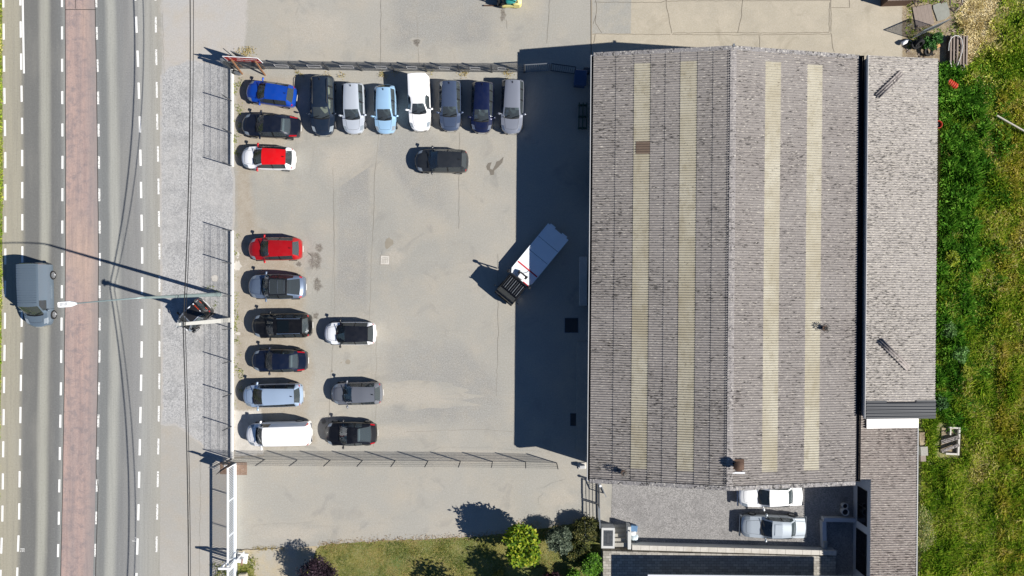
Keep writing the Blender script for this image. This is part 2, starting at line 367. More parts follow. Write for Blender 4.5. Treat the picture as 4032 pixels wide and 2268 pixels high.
# stains on the yard
M_stain = mat('damp_stain', '#726c62', .8, 0, .15, 3)
mb = MB(); mb.sheet(poly([(1983, 617), (1978, 640), (1960, 660), (1946, 672), (1945, 688), (1932, 690), (1926, 672), (1918, 668), (1915, 655), (1922, 642), (1936, 639), (1930, 655), (1930, 665), (1940, 668), (1950, 650), (1955, 636), (1968, 632), (1976, 624)], .008)); struct('damp_stain', mb, M_stain)
mb = MB(); mb.sheet(poly(blob(1532, 961, 17, 24, 20, .1), .008)); mb.sheet(poly(blob(1370, 1425, 9.5, 10, 16, .08), .008)); mb.sheet(poly(blob(1308, 1462, 4, 4.5, 10, .1), .008)); mb.sheet(poly(blob(1343, 1428, 2.5, 2.5, 8, .1), .008))
struct('damp_stain', mb, mat('dry_stain', '#8f887a', .9, 0, .15, 3))
# joints and cracks of the yard
mb = MB()
for pts in ([(1503, -80), (1500, 60), (1497, 300)], [(1492, 525), (1475, 700), (1472, 860), (1462, 1040), (1452, 1290)], [(1482, 1330), (1480, 1600), (1470, 1760)],
            [(1810, 520), (1808, 700), (1806, 900)], [(1960, 1000), (1962, 1300), (1955, 1560)], [(1600, 1700), (1900, 1690), (2020, 1700)], [(1312, 660), (1318, 1200), (1290, 1750)],
            [(2165, 0), (2153, 170)], [(1990, 50), (1996, 112)], [(640, 40), (646, 300)], [(745, 1830), (742, 2268)], [(790, 1790), (786, 2268)], [(1640, 60), (1652, 260)]):
    ribbon(mb, wiggle(pts, 20, 2.2), .024, .0118)
struct('asphalt_joint', mb, M_crack)
# lanes of asphalt laid at different times, and an older dark patch
M_lane = ground_mat('older_asphalt', '#9a9891', '#92908a', '#a09b90', .2, .8, 16, .3, .12, under='worn_asphalt', be=(.18, .9, .9, .4))
soft('asphalt_lane', [[(1322, 560), (1474, 520), (1468, 900), (1455, 1300), (1300, 1300), (1318, 900)], [(1490, 300), (1640, 300), (1800, 620), (1800, 900), (1640, 860), (1500, 640), (1380, 560)], [(1460, 1320), (1800, 1300), (2030, 1480), (2030, 1720), (1470, 1700)], [(1500, -80), (1960, -80), (2000, 200), (1500, 220)]], M_lane, .0062, .4)
M_pale = ground_mat('dusty_asphalt', '#aca69a', '#a8a296', '#aea698', .25, 1., 16, .25, .12, under='worn_asphalt', be=(.22, 1.2, .9, .45))
soft('dusty_asphalt', [blob(1555, 1015, 50, 46, 20, .3), [(1240, 560), (1500, 530), (1480, 640), (1300, 760), (1220, 700)], blob(1620, 1560, 260, 60, 24, .25), blob(1500, 1700, 300, 40, 24, .2), blob(1880, 1800, 260, 40, 24, .2), blob(1150, 2100, 180, 40, 20, .2), blob(2200, 1960, 90, 60, 20, .3), blob(1250, 120, 180, 90, 20, .3)], M_pale, .0086, .6)
# --- concrete yard north of the warehouse
mb = MB(); mb.sheet(poly([(2328, -600), (3560, -600), (3560, 240), (2328, 240)], .006)); struct('concrete_yard', mb, M_conc)
mb = MB(); mb.sheet(poly([(2332, -300), (2490, -300), (2484, 132), (2332, 132)], .010)); struct('concrete_slab', mb, M_concg)
mb = MB()
ribbon(mb, [(2327, -200), (2328, 230)], .07, .014)
for pts in ([(2332, 134), (2640, 136)], [(2650, 130), (2900, 128), (3010, 130), (3265, 128)], [(2645, 136), (2800, 137), (3000, 137), (3268, 134)], [(3272, -100), (3272, 125)], [(3266, 10), (3265, 125)],
            [(3275, 30), (3345, 30), (3345, -60)], [(2620, -60), (2625, 30), (2640, 100), (2645, 130)], [(2928, -60), (2920, 60), (2905, 128)], [(2340, -40), (2350, 30), (2345, 90), (2370, 130)], [(2345, 60), (2335, 95)],
            [(3272, 130), (3280, 190), (3285, 205)], [(2990, 138), (2992, 185)], [(2340, 8), (2600, 10), (2620, 4), (3272, 2)], [(2343, 136), (2338, 170)]):
    ribbon(mb, wiggle(pts, 14, 1.3), .035, .014)
struct('concrete_joint', mb, mat('joint_dirt', '#6e665a', .95))
# --- courtyard gravel and terrace
mb = MB(); mb.sheet(poly([(2412, 1870), (3420, 1870), (3420, 2600), (2500, 2600), (2500, 2128), (2405, 2060)], .008)); struct('courtyard_gravel', mb, M_gravel2)
def paver_mat():
    t = NT('concrete_pavers'); v = t.coord()
    br = t.n('TexBrick'); t.l(v, br.inputs['Vector']); br.inputs['Scale'].default_value = 1.0
    br.inputs['Brick Width'].default_value = .42; br.inputs['Row Height'].default_value = .21; br.inputs['Mortar Size'].default_value = .014; br.inputs['Bias'].default_value = .1
    br.inputs['Color1'].default_value = (*lin('#8f8a80'), 1); br.inputs['Color2'].default_value = (*lin('#b5b0a6'), 1); br.inputs['Mortar'].default_value = (*lin('#6d6a62'), 1)
    n = t.noise(v, 12, 4); t.color(t.mix(t.ramp(n, [(.35, .25), (.6, 0.)]), br.outputs['Color'], .15)); t.rough(.9); return t.m
mb = MB(); mb.prism(poly([(2370, 2156), (3274, 2177), (3274, 2600), (2370, 2600)], .0), -.05, .74); struct('terrace_paving', mb, paver_mat())
# --- lawn, garden soil, field
M_lawn = ground_mat('mown_lawn', '#5a6a28', '#87803f', '#8d8250', .3, 1.3, 25, .3, .4)
mb = MB(); mb.sheet(poly(wiggle([(1245, 2165), (1262, 2148), (1330, 2140), (1500, 2130), (1700, 2121), (1850, 2116), (2000, 2100), (2200, 2070), (2300, 2050), (2366, 2062)], 16, 3)+[(2370, 2700), (1180, 2700), (1215, 2268)], .007)); struct('lawn', mb, M_lawn)
mb = MB(); mb.sheet(poly([(940, 2163), (1115, 2157), (1250, 2150), (1215, 2400), (1180, 2700), (940, 2700)], .006)); struct('sandy_pad', mb, ground_mat('sandy_concrete', '#a8a396', '#ad9d7c', '#b8a682', .35, 1., 40, .2, .15))
mb = MB(); mb.sheet(poly([(936, 2205), (975, 2205), (1000, 2240), (1000, 2700), (936, 2700)], .009)); struct('planting_soil', mb, M_lawn)
mb = MB(); ribbon(mb, wiggle([(940, 2165), (1110, 2157)], 12, 2), .06, .010); ribbon(mb, wiggle([(1138, 2085), (1142, 2150)], 10, 2), .04, .010); struct('asphalt_joint', mb, M_dark)
M_field = ground_mat('field_soil', '#6e7030', '#5c6628', '#9c9060', .3, 1.2, 15, .4, .6)
mb = MB(); mb.sheet(poly([(3560, -700), (5200, -700), (5200, 3000), (3560, 3000)], .005)); struct('field', mb, M_field)
M_debris = ground_mat('littered_soil', '#8f7f66', '#776750', '#b3a27c', .6, 2.5, 18, .5, .6)
M_debris2 = ground_mat('littered_soil_rim', '#8f7f66', '#776750', '#b3a27c', .6, 2.5, 18, .5, .6, under='beige_concrete', be=(.1, .5, 2.))
soft('littered_soil', [[(3548, -100), (3890, -100), (3910, 60), (3840, 180), (3770, 215), (3700, 262), (3548, 262)]], M_debris2, .009, 18)
# ================================================================ BUILDINGS
TH = -0.009
def roof_mat(name, c, dark, amt, white=0., tint=None, sx=1.0, sy=1.5):
    t = NT(name); v = t.coord(); s = t.coord(scale=(sx, sy, 1))
    n1 = t.noise(s, 4.2, 4, .7, .2); n2 = t.noise(v, .22, 4, .6, .5); n3 = t.noise(s, 7, 5, .7)
    base = t.mix(t.ramp(n2, [(.35, 0.), (.68, .8)]), lin(c), lin(tint or c))
    st = t.noise(t.coord(scale=(.12, 3.5, 1)), 1.1, 4, .6)
    base = t.mix(t.ramp(st, [(.4, .16), (.6, 0.)]), base, lin('#5e5856'))
    md = t.n('Math', operation='MULTIPLY_ADD'); t.l(n2, md.inputs[0]); md.inputs[1].default_value = .22; t.l(n1, md.inputs[2])
    base = t.mix(t.ramp(md.outputs[0], [(.66-amt, 0.), (.72-amt*.9, .9)]), base, lin(dark))
    if white: base = t.mix(t.ramp(n3, [(.60-white*.5, 0.), (.68-white*.4, .85)]), base, lin('#d6d0c4'))
    t.color(base); t.rough(.93); t.bump(n3, .2, .01); return t.m
M_roof = roof_mat('fibre_cement_roof', '#928d89', '#201e1d', -.02, .05, '#89847f', sx=.55, sy=2.4)
M_roofr = roof_mat('pinkish_fibre_cement_roof', '#908b87', '#221f1f', -.018, .05, '#88827e', sx=.55, sy=2.4)
M_roof2 = roof_mat('lichen_roof', '#a29d98', '#2a2725', .015, .14, '#a8a29b', sx=.7, sy=3.2)
M_roof3 = roof_mat('mossy_low_roof', '#968e88', '#3a3330', .01, .09, '#8a807a', sx=.6, sy=2.8)
M_verge2 = roof_mat('lichen_bargeboard', '#8b8887', '#2f2d2d', .02, .1, sy=1.)
def sky_mat():
    t = NT('yellowed_skylight'); v = t.coord(); s = t.coord(scale=(.5, .35, 1))
    n = t.noise(s, .8, 4, .6); n2 = t.noise(t.coord(scale=(1, 1.6, 1)), 4.5, 4, .7)
    c = t.mix(t.ramp(n, [(.35, 0.), (.65, 1.)]), lin('#a8a290'), lin('#b2ad9d'))
    c = t.mix(t.ramp(n2, [(.60, 0.), (.68, .75)]), c, lin('#4b4334'))
    n4 = t.noise(t.coord(scale=(1., .5, 1)), 2.2, 5, .7); c = t.mix(t.ramp(n4, [(.34, .45), (.5, 0.)]), c, lin('#857c64')); n5 = t.noise(t.coord(scale=(1, .8, 1)), .35, 3); c = t.mix(t.ramp(n5, [(.45, 0.), (.62, .5)]), c, lin('#978e78'))
    t.color(c); t.rough(.55); return t.m
M_sky = sky_mat()
M_wallw = mat('white_render', '#b9bcc0', .85, 0, .06, 2)
M_wallg = mat('grey_blockwork', '#97938d', .9, 0, .1, 3)
M_gut = mat('grey_gutter', '#b5b6b6', .5, 0, .15, 3)
M_gutd = mat('gutter_inside', '#26262a', .9, 0, .2, 3)
M_door = mat('dark_blue_steel', '#3d4a58', .5, 0, .1, 2)
M_doorb = mat('brown_steel_door', '#55504b', .6, 0, .1, 2)
M_glassd = mat('dark_window_glass', '#0b0d10', .06, 0, .1, 1)
M_black = mat('black_metal', '#17181a', .5, 0, .2, 6)
M_grey = mat('galvanised_steel', '#8b9094', .45, .6, .12, 6)
M_whitep = mat('white_paint', '#e4e5e6', .45, 0, .04, 3)
M_rustm = mat('rusty_metal', '#5a4538', .8, .3, .35, 8)
PITCH = .177
def corrugated(mb, x0, x1, y0, y1, zf, lip=.022, amp=.046, pitch=PITCH, n=8, lowx='x0', zoff=0.):
    """sheets with waves along x (running down the slope); zf(x) gives the roof plane"""
    ny = int(round((y1-y0)/pitch*n)); ys = np.linspace(y0, y1, ny+1)
    zw = amp*np.cos(2*np.pi*ys/pitch)
    lo, hi = (x0, x1) if lowx == 'x0' else (x1, x0)
    cols = [(lo, zf(lo)-.02+zoff), (lo, zf(lo)+lip+zoff), (hi, zf(hi)+zoff-.002)]
    o = len(mb.v); m = len(cols)
    for i, y in enumerate(ys):
        for x, z in cols: mb.v.append((x, float(y), float(z+zw[i])))
    for i in range(ny):
        for j in range(m-1):
            a = o+i*m+j; mb.f.append((a, a+1, a+m+1, a+m)); mb.mi.append(0)
def corr_y(name, m, parent, segs, y0, y1, zf, low='x0', **k):
    mb = MB()
    for a, b in segs: corrugated(mb, a, b, y0, y1, zf, lowx=low, **k)
    return mb.build(name, m, parent, fix=False, smooth=70)
O = at(NX+270, NY-862, 0)
WW, WL = 19.32, 31.05; HE, HR = 4.1, 5.78
wh = empty('warehouse', O, TH, 'long warehouse with a grey corrugated gable roof crossed by yellowed skylight strips', 'building')
zL = lambda x: HE+(HR-HE)*x/(WW/2)
zR = lambda x: HE+(HR-HE)*(WW-x)/(WW/2)
mb = MB()   # walls, 0.3 m inside the eaves
a, b = .42, WW-.35; y0, y1 = -WL+.22, -.22
for y in (y0, y1):
    mb.add([(a, y, 0), (b, y, 0), (b, y, zR(b)-.12), (WW/2, y, HR-.12), (a, y, zL(a)-.12)], [(0, 1, 2, 3, 4)])
mb.add([(a, y0, 0), (a, y1, 0), (a, y1, zL(a)-.1), (a, y0, zL(a)-.1)], [(0, 1, 2, 3)])
mb.add([(b, y0, 0), (b, y1, 0), (b, y1, zR(b)-.1), (b, y0, zR(b)-.1)], [(0, 1, 2, 3)])
mb.build('wall', M_wallw, wh)
CB = [0, 1.6, 2.88, 4.04, 5.05, 6.08, 7.25, 8.3, 9.3, WW/2]
SKY = (2, 5)
gy0, gy1 = -WL+.12, -.12
rl = corr_y('roof', M_roof, wh, [(CB[i], CB[i+1]) for i in range(9) if i not in SKY], gy0, gy1, zL)
rr = corr_y('roof', M_roofr, wh, [(WW-CB[i+1], WW-CB[i]) for i in range(9) if i not in SKY], gy0, gy1, zR, low='x1')
for i in SKY:   # first and last sheet of each skylight column are ordinary sheets
    for par, m, seg, zf, low in ((rl, M_roof, (CB[i], CB[i+1]), zL, 'x0'), (rr, M_roofr, (WW-CB[i+1], WW-CB[i]), zR, 'x1')):
        ya, yb = -WL+1.05, -.85
        mb = MB(); corrugated(mb, *seg, ya, yb, zf, lowx=low); mb.build('skylight', M_sky, par, fix=False, smooth=70)
        for y_a, y_b in ((gy0, ya), (yb, gy1)): mb = MB(); corrugated(mb, *seg, y_a, y_b, zf, lowx=low); mb.build('end_sheet', m, par, fix=False, smooth=70)
# dark replacement pane in the outer left skylight strip
mb = MB(); corrugated(mb, CB[2]+.17, CB[3]-.02, -7.35, -6.45, zL, zoff=.02); mb.build('brown_sheet', mat('brown_plastic_sheet', '#6b5c50', .6, 0, .2, 4), rl, fix=False, smooth=70)
# ridge cap: a low corrugated roll
mb = MB(); corrugated(mb, WW/2-.22, WW/2, gy0, gy1, zL, zoff=.03, amp=.02); corrugated(mb, WW/2, WW/2+.22, gy0, gy1, zR, zoff=.03, amp=.02, lowx='x1')
mb.build('ridge_cap', roof_mat('ridge_cap_cement', '#9a9592', '#34302f', .0, .08), wh, fix=False, smooth=70)
for yy, oy in ((-WL-.06, -1), (-.12, 1)):   # barge boards with joints
    mb = MB(); K = [0, 3.1, 6.3, WW/2, WW/2+3.2, WW/2+6.4, WW]
    for i in range(6):
        xa, xb = K[i]+.006, K[i+1]-.006; zz = lambda x: (zL(x) if x <= WW/2 else zR(x))
        mb.add([(xa, yy-.10, zz(xa)-.16), (xb, yy-.10, zz(xb)-.16), (xb, yy+.20, zz(xb)-.16), (xa, yy+.20, zz(xa)-.16),
                (xa, yy-.10, zz(xa)+.05), (xb, yy-.10, zz(xb)+.05), (xb, yy+.20, zz(xb)+.065), (xa, yy+.20, zz(xa)+.065)],
               [(0, 3, 2, 1), (4, 5, 6, 7), (0, 1, 5, 4), (1, 2, 6, 5), (2, 3, 7, 6), (3, 0, 4, 7)])
    mb.build('barge_board', M_verge2, wh)
mb = MB(); mb.box((WW/2, .1, HR+.05), (.14, .2, .1)); mb.build('ridge_end', M_grey, wh)
def gutter(x0, x1, z, ya, yb, parent, wallm=M_gut):
    mb = MB(); c = (ya+yb)/2; L = yb-ya
    mb.box((x0+.025, c, z+.07), (.05, L, .22), mi=0); mb.box((x1-.015, c, z+.06), (.03, L, .16), mi=1); mb.box(((x0+x1)/2, c, z-.03), (x1-x0-.081, L, .03), mi=1)
    for y in (ya, yb): mb.box(((x0+x1)/2, y, z+.04), (x1-x0+.02, .05, .19), mi=0)
    return mb.build('gutter', [wallm, M_gutd], parent)
gutter(-.2, .06, HE-.16, -WL, -.1, wh)
gutter(WW-.05, WW+.48, HE-.34, -WL+.05, .1, wh, M_gutd)
fx = .42   # facade openings on the west wall
def wall_panel(name, y0, y1, z0, z1, m, d=.05):
    mb = MB(); mb.box((fx-d/2-.003, (y0+y1)/2, (z0+z1)/2), (d, y1-y0, z1-z0)); return mb.build(name, m, wh)
for ya, yb, h, m in ((-10.6, -6.6, 3.2, M_doorb), (-19.9, -15.6, 3.3, M_door)): 
    d = wall_panel('roller_door', ya, yb, .03, h, m)
    mb = MB()
    for k in range(10): mb.box((fx-.06, (ya+yb)/2, .25+k*.3), (.02, yb-ya-.1, .03))
    mb.build('door_slat', m, d)
wall_panel('door', -3.9, -2.9, .03, 2.1, M_door)
for ya, yb in ((-26.0, -24.1), (-29.0, -27.3)):
    wn = wall_panel('window', ya, yb, 1.0, 2.2, M_whitep); mb = MB()
    for q in (0, 1): mb.box((fx-.06, ya+(yb-ya)*(.25+.5*q), 1.6), (.02, (yb-ya)/2-.1, 1.05))
    mb.build('pane', M_glassd, wn)
for y in (-.55, -13.7):
    mb = MB(); mb.box((-.02+.3, y, 3.2), (.22, .45, .16)); mb.build('wall_lamp', M_whitep, wh, bevel=.02)
for y in (-WL+.5, -.5): MB().tube([(.32, y, .1), (.32, y, HE-.25)], .06).build('downpipe', M_gut, wh)
def local(px, py, z):
    p = at(px, py, z)-O; c, s = math.cos(-TH), math.sin(-TH); return Vector((p.x*c-p.y*s, p.x*s+p.y*c, z))
# roof vents
p = local(2903, 1832, 5.95); zb = zR(p.x)
mb = MB(); mb.box((p.x+.12, p.y, zb+.03), (.85, .75, .05)); fl = mb.build('chimney_flashing', M_rustm, rr)
mb = MB(); M4 = Matrix.Translation((p.x, p.y, 0))
mb.lathe([(.2, zb-.15), (.2, zb+.42), (.22, zb+.43), (.36, zb+.56), (.36, zb+.6), (.22, zb+.7), (.05, zb+.76), (.001, zb+.76)], 20, M4); mb.build('chimney', M_rustm, rr, smooth=40)
mb = MB(); mb.box((p.x+.1, p.y-.58, zb+.06), (1.0, .12, .04)); mb.build('flashing_strip', M_whitep, rr)
M_wire = mat('wire_cowl', '#7d7a74', .6, .4, .2, 8)
for (px, py), par, zf in (((2455, 1862), rl, zL), ((3247, 1292), rr, zR)):
    p = local(px, py, 4.75); zb = zf(p.x)
    mb = MB(); M4 = Matrix.Translation((p.x, p.y, 0)); mb.lathe([(.16, zb-.1), (.16, zb+.28), (.2, zb+.3), (.2, zb+.33), (.1, zb+.33)], 14, M4); v = mb.build('roof_vent', M_rustm, par, smooth=40)
    mb = MB()
    for k in range(10):
        a = k*math.pi/5; mb.tube([(p.x+.19*math.cos(a), p.y+.19*math.sin(a), zb+.3), (p.x+.3*math.cos(a), p.y+.3*math.sin(a), zb+.48), (p.x+.2*math.cos(a), p.y+.2*math.sin(a), zb+.68), (p.x, p.y, zb+.74)], .014, 5)
    for rr_, hh in ((.3, .48), (.2, .68)): mb.tube([(p.x+rr_*math.cos(k*math.pi/8), p.y+rr_*math.sin(k*math.pi/8), zb+hh) for k in range(17)], .014, 5)
    mb.build('wire_cowl', M_wire, v)
# ------------------------------------------------ lean-to on the east side
lt = empty('lean_to_shed', O+Vector((0, 0, 0)), TH, 'narrow lean-to shed with a pale lichen-speckled corrugated roof east of the warehouse', 'building')
zT = lambda x: 4.5-(x-19.8)*.105
LX0, LX1, LY0, LY1 = 19.8, 25.18, -26.3, -.05
mb = MB(); mb.box((LX0+.12, (LY0+LY1)/2, 2.2), (.12, LY1-LY0-.2, 4.35)); mb.box((LX1-.25, (LY0+LY1)/2, 1.93), (.12, LY1-LY0-.2, 3.8))
mb.box(((LX0+LX1)/2-.05, LY1-.16, 1.9), (LX1-LX0-.5, .12, 3.75)); mb.box(((LX0+LX1)/2-.05, LY0+.16, 1.9), (LX1-LX0-.5, .12, 3.75)); mb.build('wall', M_wallg, lt)
r2 = corr_y('roof', M_roof2, lt, [(LX0, 21.6), (21.6, 23.4), (23.4, LX1)], LY0+1.2, LY1, zT, low='x1', lip=.004)
mb = MB(); mb.box((LX0-.03, (LY0+LY1)/2, 4.42), (.04, LY1-LY0, .26)); mb.build('edge_trim', M_gut, lt)
mb = MB(); corrugated(mb, LX0+.05, LX1+.02, LY0-.02, LY0+1.16, zT, lowx='x1', zoff=.045, pitch=.236, amp=.03, n=8)
for y in (LY0+1.16,):
    corrugated(mb, LX0+.05, LX0+1.6, LY0+1.16, LY0+1.3, zT, lowx='x1', zoff=.045, pitch=.236, amp=.03, n=8); corrugated(mb, LX0+3.9, LX1+.02, LY0+1.16, LY0+1.3, zT, lowx='x1', zoff=.045, pitch=.236, amp=.03, n=8)
mb.build('metal_sheet', mat('anthracite_sheet', '#3c3e41', .5, .3, .08, 2), lt, fix=False, smooth=70)
M_strip = roof_mat('loose_cement_strip', '#8d8682', '#3b3735', .02, .05)
for (xa, ya), (xb, yb), lab in (((3447, 383), (3548, 288), 'weathered corrugated strip lying across the north half of the pale shed roof'), ((3458, 1338), (3577, 1452), 'weathered grey strip lying across the south half of the pale shed roof')):
    A, B = at(xa, ya, 4.3), at(xb, yb, 4.2); d = B-A; L = d.length
    A = A.copy(); A.z = zT(local(xa, ya, 4.3).x)+.05; B.z = zT(local(xb, yb, 4.2).x)+.05; d = B-A
    mb = MB(); n = 13; wd = .46
    for i in range(n):
        y = -wd/2+wd*i/(n-1); z = .03*math.cos(2*math.pi*y/.177)+.05
        mb.v += [(-L/2, y, z), (L/2, y, z)]
    for i in range(n-1): mb.f.append((2*i, 2*i+1, 2*i+3, 2*i+2)); mb.mi.append(0)
    o = mb.build('roofing_strip', M_strip, smooth=70, fix=False); o.location = (A+B)/2
    o.rotation_euler = d.to_track_quat('X', 'Z').to_euler(); sm = o.modifiers.new('thick', 'SOLIDIFY'); sm.thickness = .012
    tag(o, lab, 'roofing strip')
# ------------------------------------------------ low building to the south-east
lb = empty('low_outbuilding', O, TH, 'low building with a mossy corrugated roof, white wall and dark windows by the courtyard', 'building')
zB = lambda x: 3.02-(x-19.4)*.07
BX1 = 24.65
M_roofb = M_roof3
c1 = corr_y('roof', M_roof3, lb, [(19.42, 21.0), (21.0, 22.9), (22.9, BX1)], -WL-.05, LY0+.12, zB, low='x1', lip=.004)
mb = MB(); corrugated(mb, 21.08, 22.9, -48, -WL-.05, zB, lowx='x1', lip=.004); corrugated(mb, 22.9, BX1, -48, -WL-.05, zB, lowx='x1', lip=.004); mb.build('roof', M_roof3, lb, fix=False, smooth=70)
gutter(19.33, 19.44, 2.86, -WL, LY0+.1, lb, M_gutd)
mb = MB(); mb.box((21.28, (-48-WL)/2, 1.4), (.16, 48-WL-.2, 2.8)); mb.box((BX1-.3, (-48+LY0)/2, 1.25), (.14, 48+LY0, 2.5)); mb.box((20.3, -WL+.02, 1.4), (1.8, .14, 2.8)); mb.build('wall', M_wallw, lb)
mb = MB(); mb.box((BX1+.05, (-48+LY0)/2, zB(BX1)-.03), (.06, 48+LY0-.2, .1)); mb.build('gutter', M_gut, lb)
for ya, yb, z0 in ((-34.9, -32.2, .75), (-38.7, -35.5, .6), (-46, -41.5, .6)):
    mb = MB(); mb.box((21.17, (ya+yb)/2, (z0+2.15)/2), (.06, yb-ya, 2.15-z0)); wn = mb.build('window', M_black, lb)
    mb = MB(); k = (yb-ya)/2
    for q in (.5, 1.5): mb.box((21.13, ya+k*q, (z0+2.15)/2), (.03, k-.12, 1.98-z0))
    mb.build('pane', M_glassd, wn)
mb = MB(); mb.box((23.3, -WL-6.2+10.4, zB(23.3)+.05), (1.05, .42, .02)); mb.build('skylight', mat('pale_skylight', '#aab3b8', .4, 0, .05, 2), lb)
# white flat panel lying on the low roof beside the lean-to
P = [local(*q, 3.0) for q in ((3411, 1624), (3623, 1624), (3623, 1686), (3411, 1687))]
mb = MB(); P = [Vector((q.x, q.y, 0)) for q in P]
mb.add([(q.x, q.y, zB(q.x)+.06) for q in P]+[(q.x, q.y, zB(q.x)+.14) for q in P], [(0, 3, 2, 1), (4, 5, 6, 7), (0, 1, 5, 4), (1, 2, 6, 5), (2, 3, 7, 6), (3, 0, 4, 7)])
o = mb.build('roof_panel', mat('white_sheet', '#f2f0ee', .6, 0, .02, 3)); o.location = O; o.rotation_euler = (0, 0, TH)
tag(o, 'plain white flat panel lying on the low mossy roof', 'panel')
# ------------------------------------------------ house edge just south of the frame (casts the shade on the terrace)
hs = empty('neighbour_house', at(2550, 2300, 0), TH, 'pale flat-roofed house whose edge shows below the shaded terrace', 'building')
mb = MB(); mb.box((7.6, -4.0, 1.27), (14.6, 8, 2.54)); mb.build('wall', M_wallw, hs)
pe = at(2550, 2263, 2.65)-hs.location
mb = MB(); mb.box((pe.x+7.8, pe.y-4.3, 2.6), (15.6, 8.6, .12)); mb.build('roof', mat('pale_roof_edge', '#cfd3d6', .7, 0, .04, 2), hs)
# ================================================================ CARS
def paintmat(name, c, metal=.25, rough=.32):
    if name in _mats: return _mats[name]
    t = NT(name); c = lin(c); v = t.coord(); n = t.noise(v, 3, 4); d = t.noise(v, 40, 2)
    cc = t.mix(t.ramp(n, [(.35, .022), (.7, 0.)]), c, (.35, .33, .3)); cc = t.mix(t.ramp(d, [(.3, .02), (.5, 0.)]), cc, (.3, .28, .25)); t.color(cc)
    if min(c) > .55: metal = 0.
    t.b.inputs['Metallic'].default_value = metal; t.rough(rough); t.b.inputs['Coat Weight'].default_value = .5; t.b.inputs['Coat Roughness'].default_value = .05
    _mats[name] = t.m; return t.m
def glassmat(name, tint):
    t = NT(name); tr = t.n('BsdfTransparent'); tr.inputs['Color'].default_value = (*tint, 1)
    gl = t.n('BsdfGlossy'); gl.inputs['Roughness'].default_value = .04; gl.inputs['Color'].default_value = (.9, .95, 1, 1)
    fr = t.n('Fresnel'); fr.inputs['IOR'].default_value = 1.6; mx = t.n('MixShader')
    df = t.n('BsdfDiffuse'); df.inputs['Color'].default_value = (.42, .5, .54, 1); m2 = t.n('MixShader'); m2.inputs['Fac'].default_value = .09; t.l(tr.outputs['BSDF'], m2.inputs[1]); t.l(df.outputs['BSDF'], m2.inputs[2])
    t.l(fr.outputs['Fac'], mx.inputs['Fac']); t.l(m2.outputs['Shader'], mx.inputs[1]); t.l(gl.outputs['BSDF'], mx.inputs[2])
    t.l(mx.outputs['Shader'], t.out.inputs['Surface']); return t.m
G_clear = glassmat('car_glass', (.62, .72, .72)); G_dark = glassmat('tinted_car_glass', (.16, .2, .21)); G_skypaint = glassmat('sky_painted_glass', (.10, .22, .36))  # the last glass has the mirrored blue sky put into its tint
M_tyre = mat('tyre_rubber', '#1a1a1b', .85, 0, .15, 10); M_rim = mat('alloy_rim', '#a9abad', .35, .7, .08, 10)
M_trim = mat('black_trim', '#141516', .55, 0, .2, 10); M_int = mat('dark_interior', '#3a3e43', .8, 0, .2, 6); M_intb = mat('beige_interior', '#a59a84', .8, 0, .1, 6)
M_seat = mat('grey_seat', '#64686c', .85, 0, .15, 8)
def lampmat(name, c, rough=.15):
    t = NT(name); t.color(lin(c)); t.rough(rough); t.b.inputs['Coat Weight'].default_value = .5; return t.m
M_red = lampmat('red_lens', '#a3101a'); M_head = lampmat('clear_lens', '#8f989f', .1); M_plate = mat('white_plate', '#dcdcd8', .5, 0, .05, 9)
M_chrome = mat('bright_trim', '#d5d8da', .2, .9, .03, 9); M_amber = lampmat('amber_lens', '#c2571a')
TYPES = {  # cowl, roof front, roof rear, rear glass base, deck height, second pillar
 'hatch': dict(cowl=.26, rf=.44, rr=.885, rb=.965, deck=.92, pil=(.62,), sw=(.30, .87), tail=.86),
 'sedan': dict(cowl=.275, rf=.425, rr=.725, rb=.855, deck=.97, pil=(.575,), sw=(.31, .80), tail=.93),
 'estate': dict(cowl=.265, rf=.42, rr=.925, rb=.978, deck=.92, pil=(.57, .77), sw=(.30, .92), tail=.88),
 'mpv': dict(cowl=.20, rf=.385, rr=.915, rb=.972, deck=.95, pil=(.56, .77), sw=(.26, .91), tail=.88),
 'suv': dict(cowl=.265, rf=.42, rr=.90, rb=.97, deck=1.0, pil=(.57, .76), sw=(.30, .88), tail=.9),
 'coupesuv': dict(cowl=.27, rf=.41, rr=.74, rb=.935, deck=1.02, pil=(.57,), sw=(.30, .83), tail=.98),
 'tt': dict(cowl=.30, rf=.46, rr=.66, rb=.90, deck=.90, pil=(.60,), sw=(.35, .74), tail=.84),
 'van': dict(cowl=.185, rf=.315, rr=.972, rb=.988, deck=1.5, pil=(), sw=(.23, .40), tail=1.3),
 'boxvan': dict(cowl=.30, rf=.445, rr=.975, rb=.99, deck=1.3, pil=(), sw=(.345, .585), tail=1.2),
 'saloon': dict(cowl=.295, rf=.425, rr=.725, rb=.83, deck=.93, pil=(.58,), sw=(.32, .79), tail=.92),
 'micro': dict(cowl=.17, rf=.38, rr=.90, rb=.965, deck=1.05, pil=(.66,), sw=(.24, .86), tail=1.0),
}
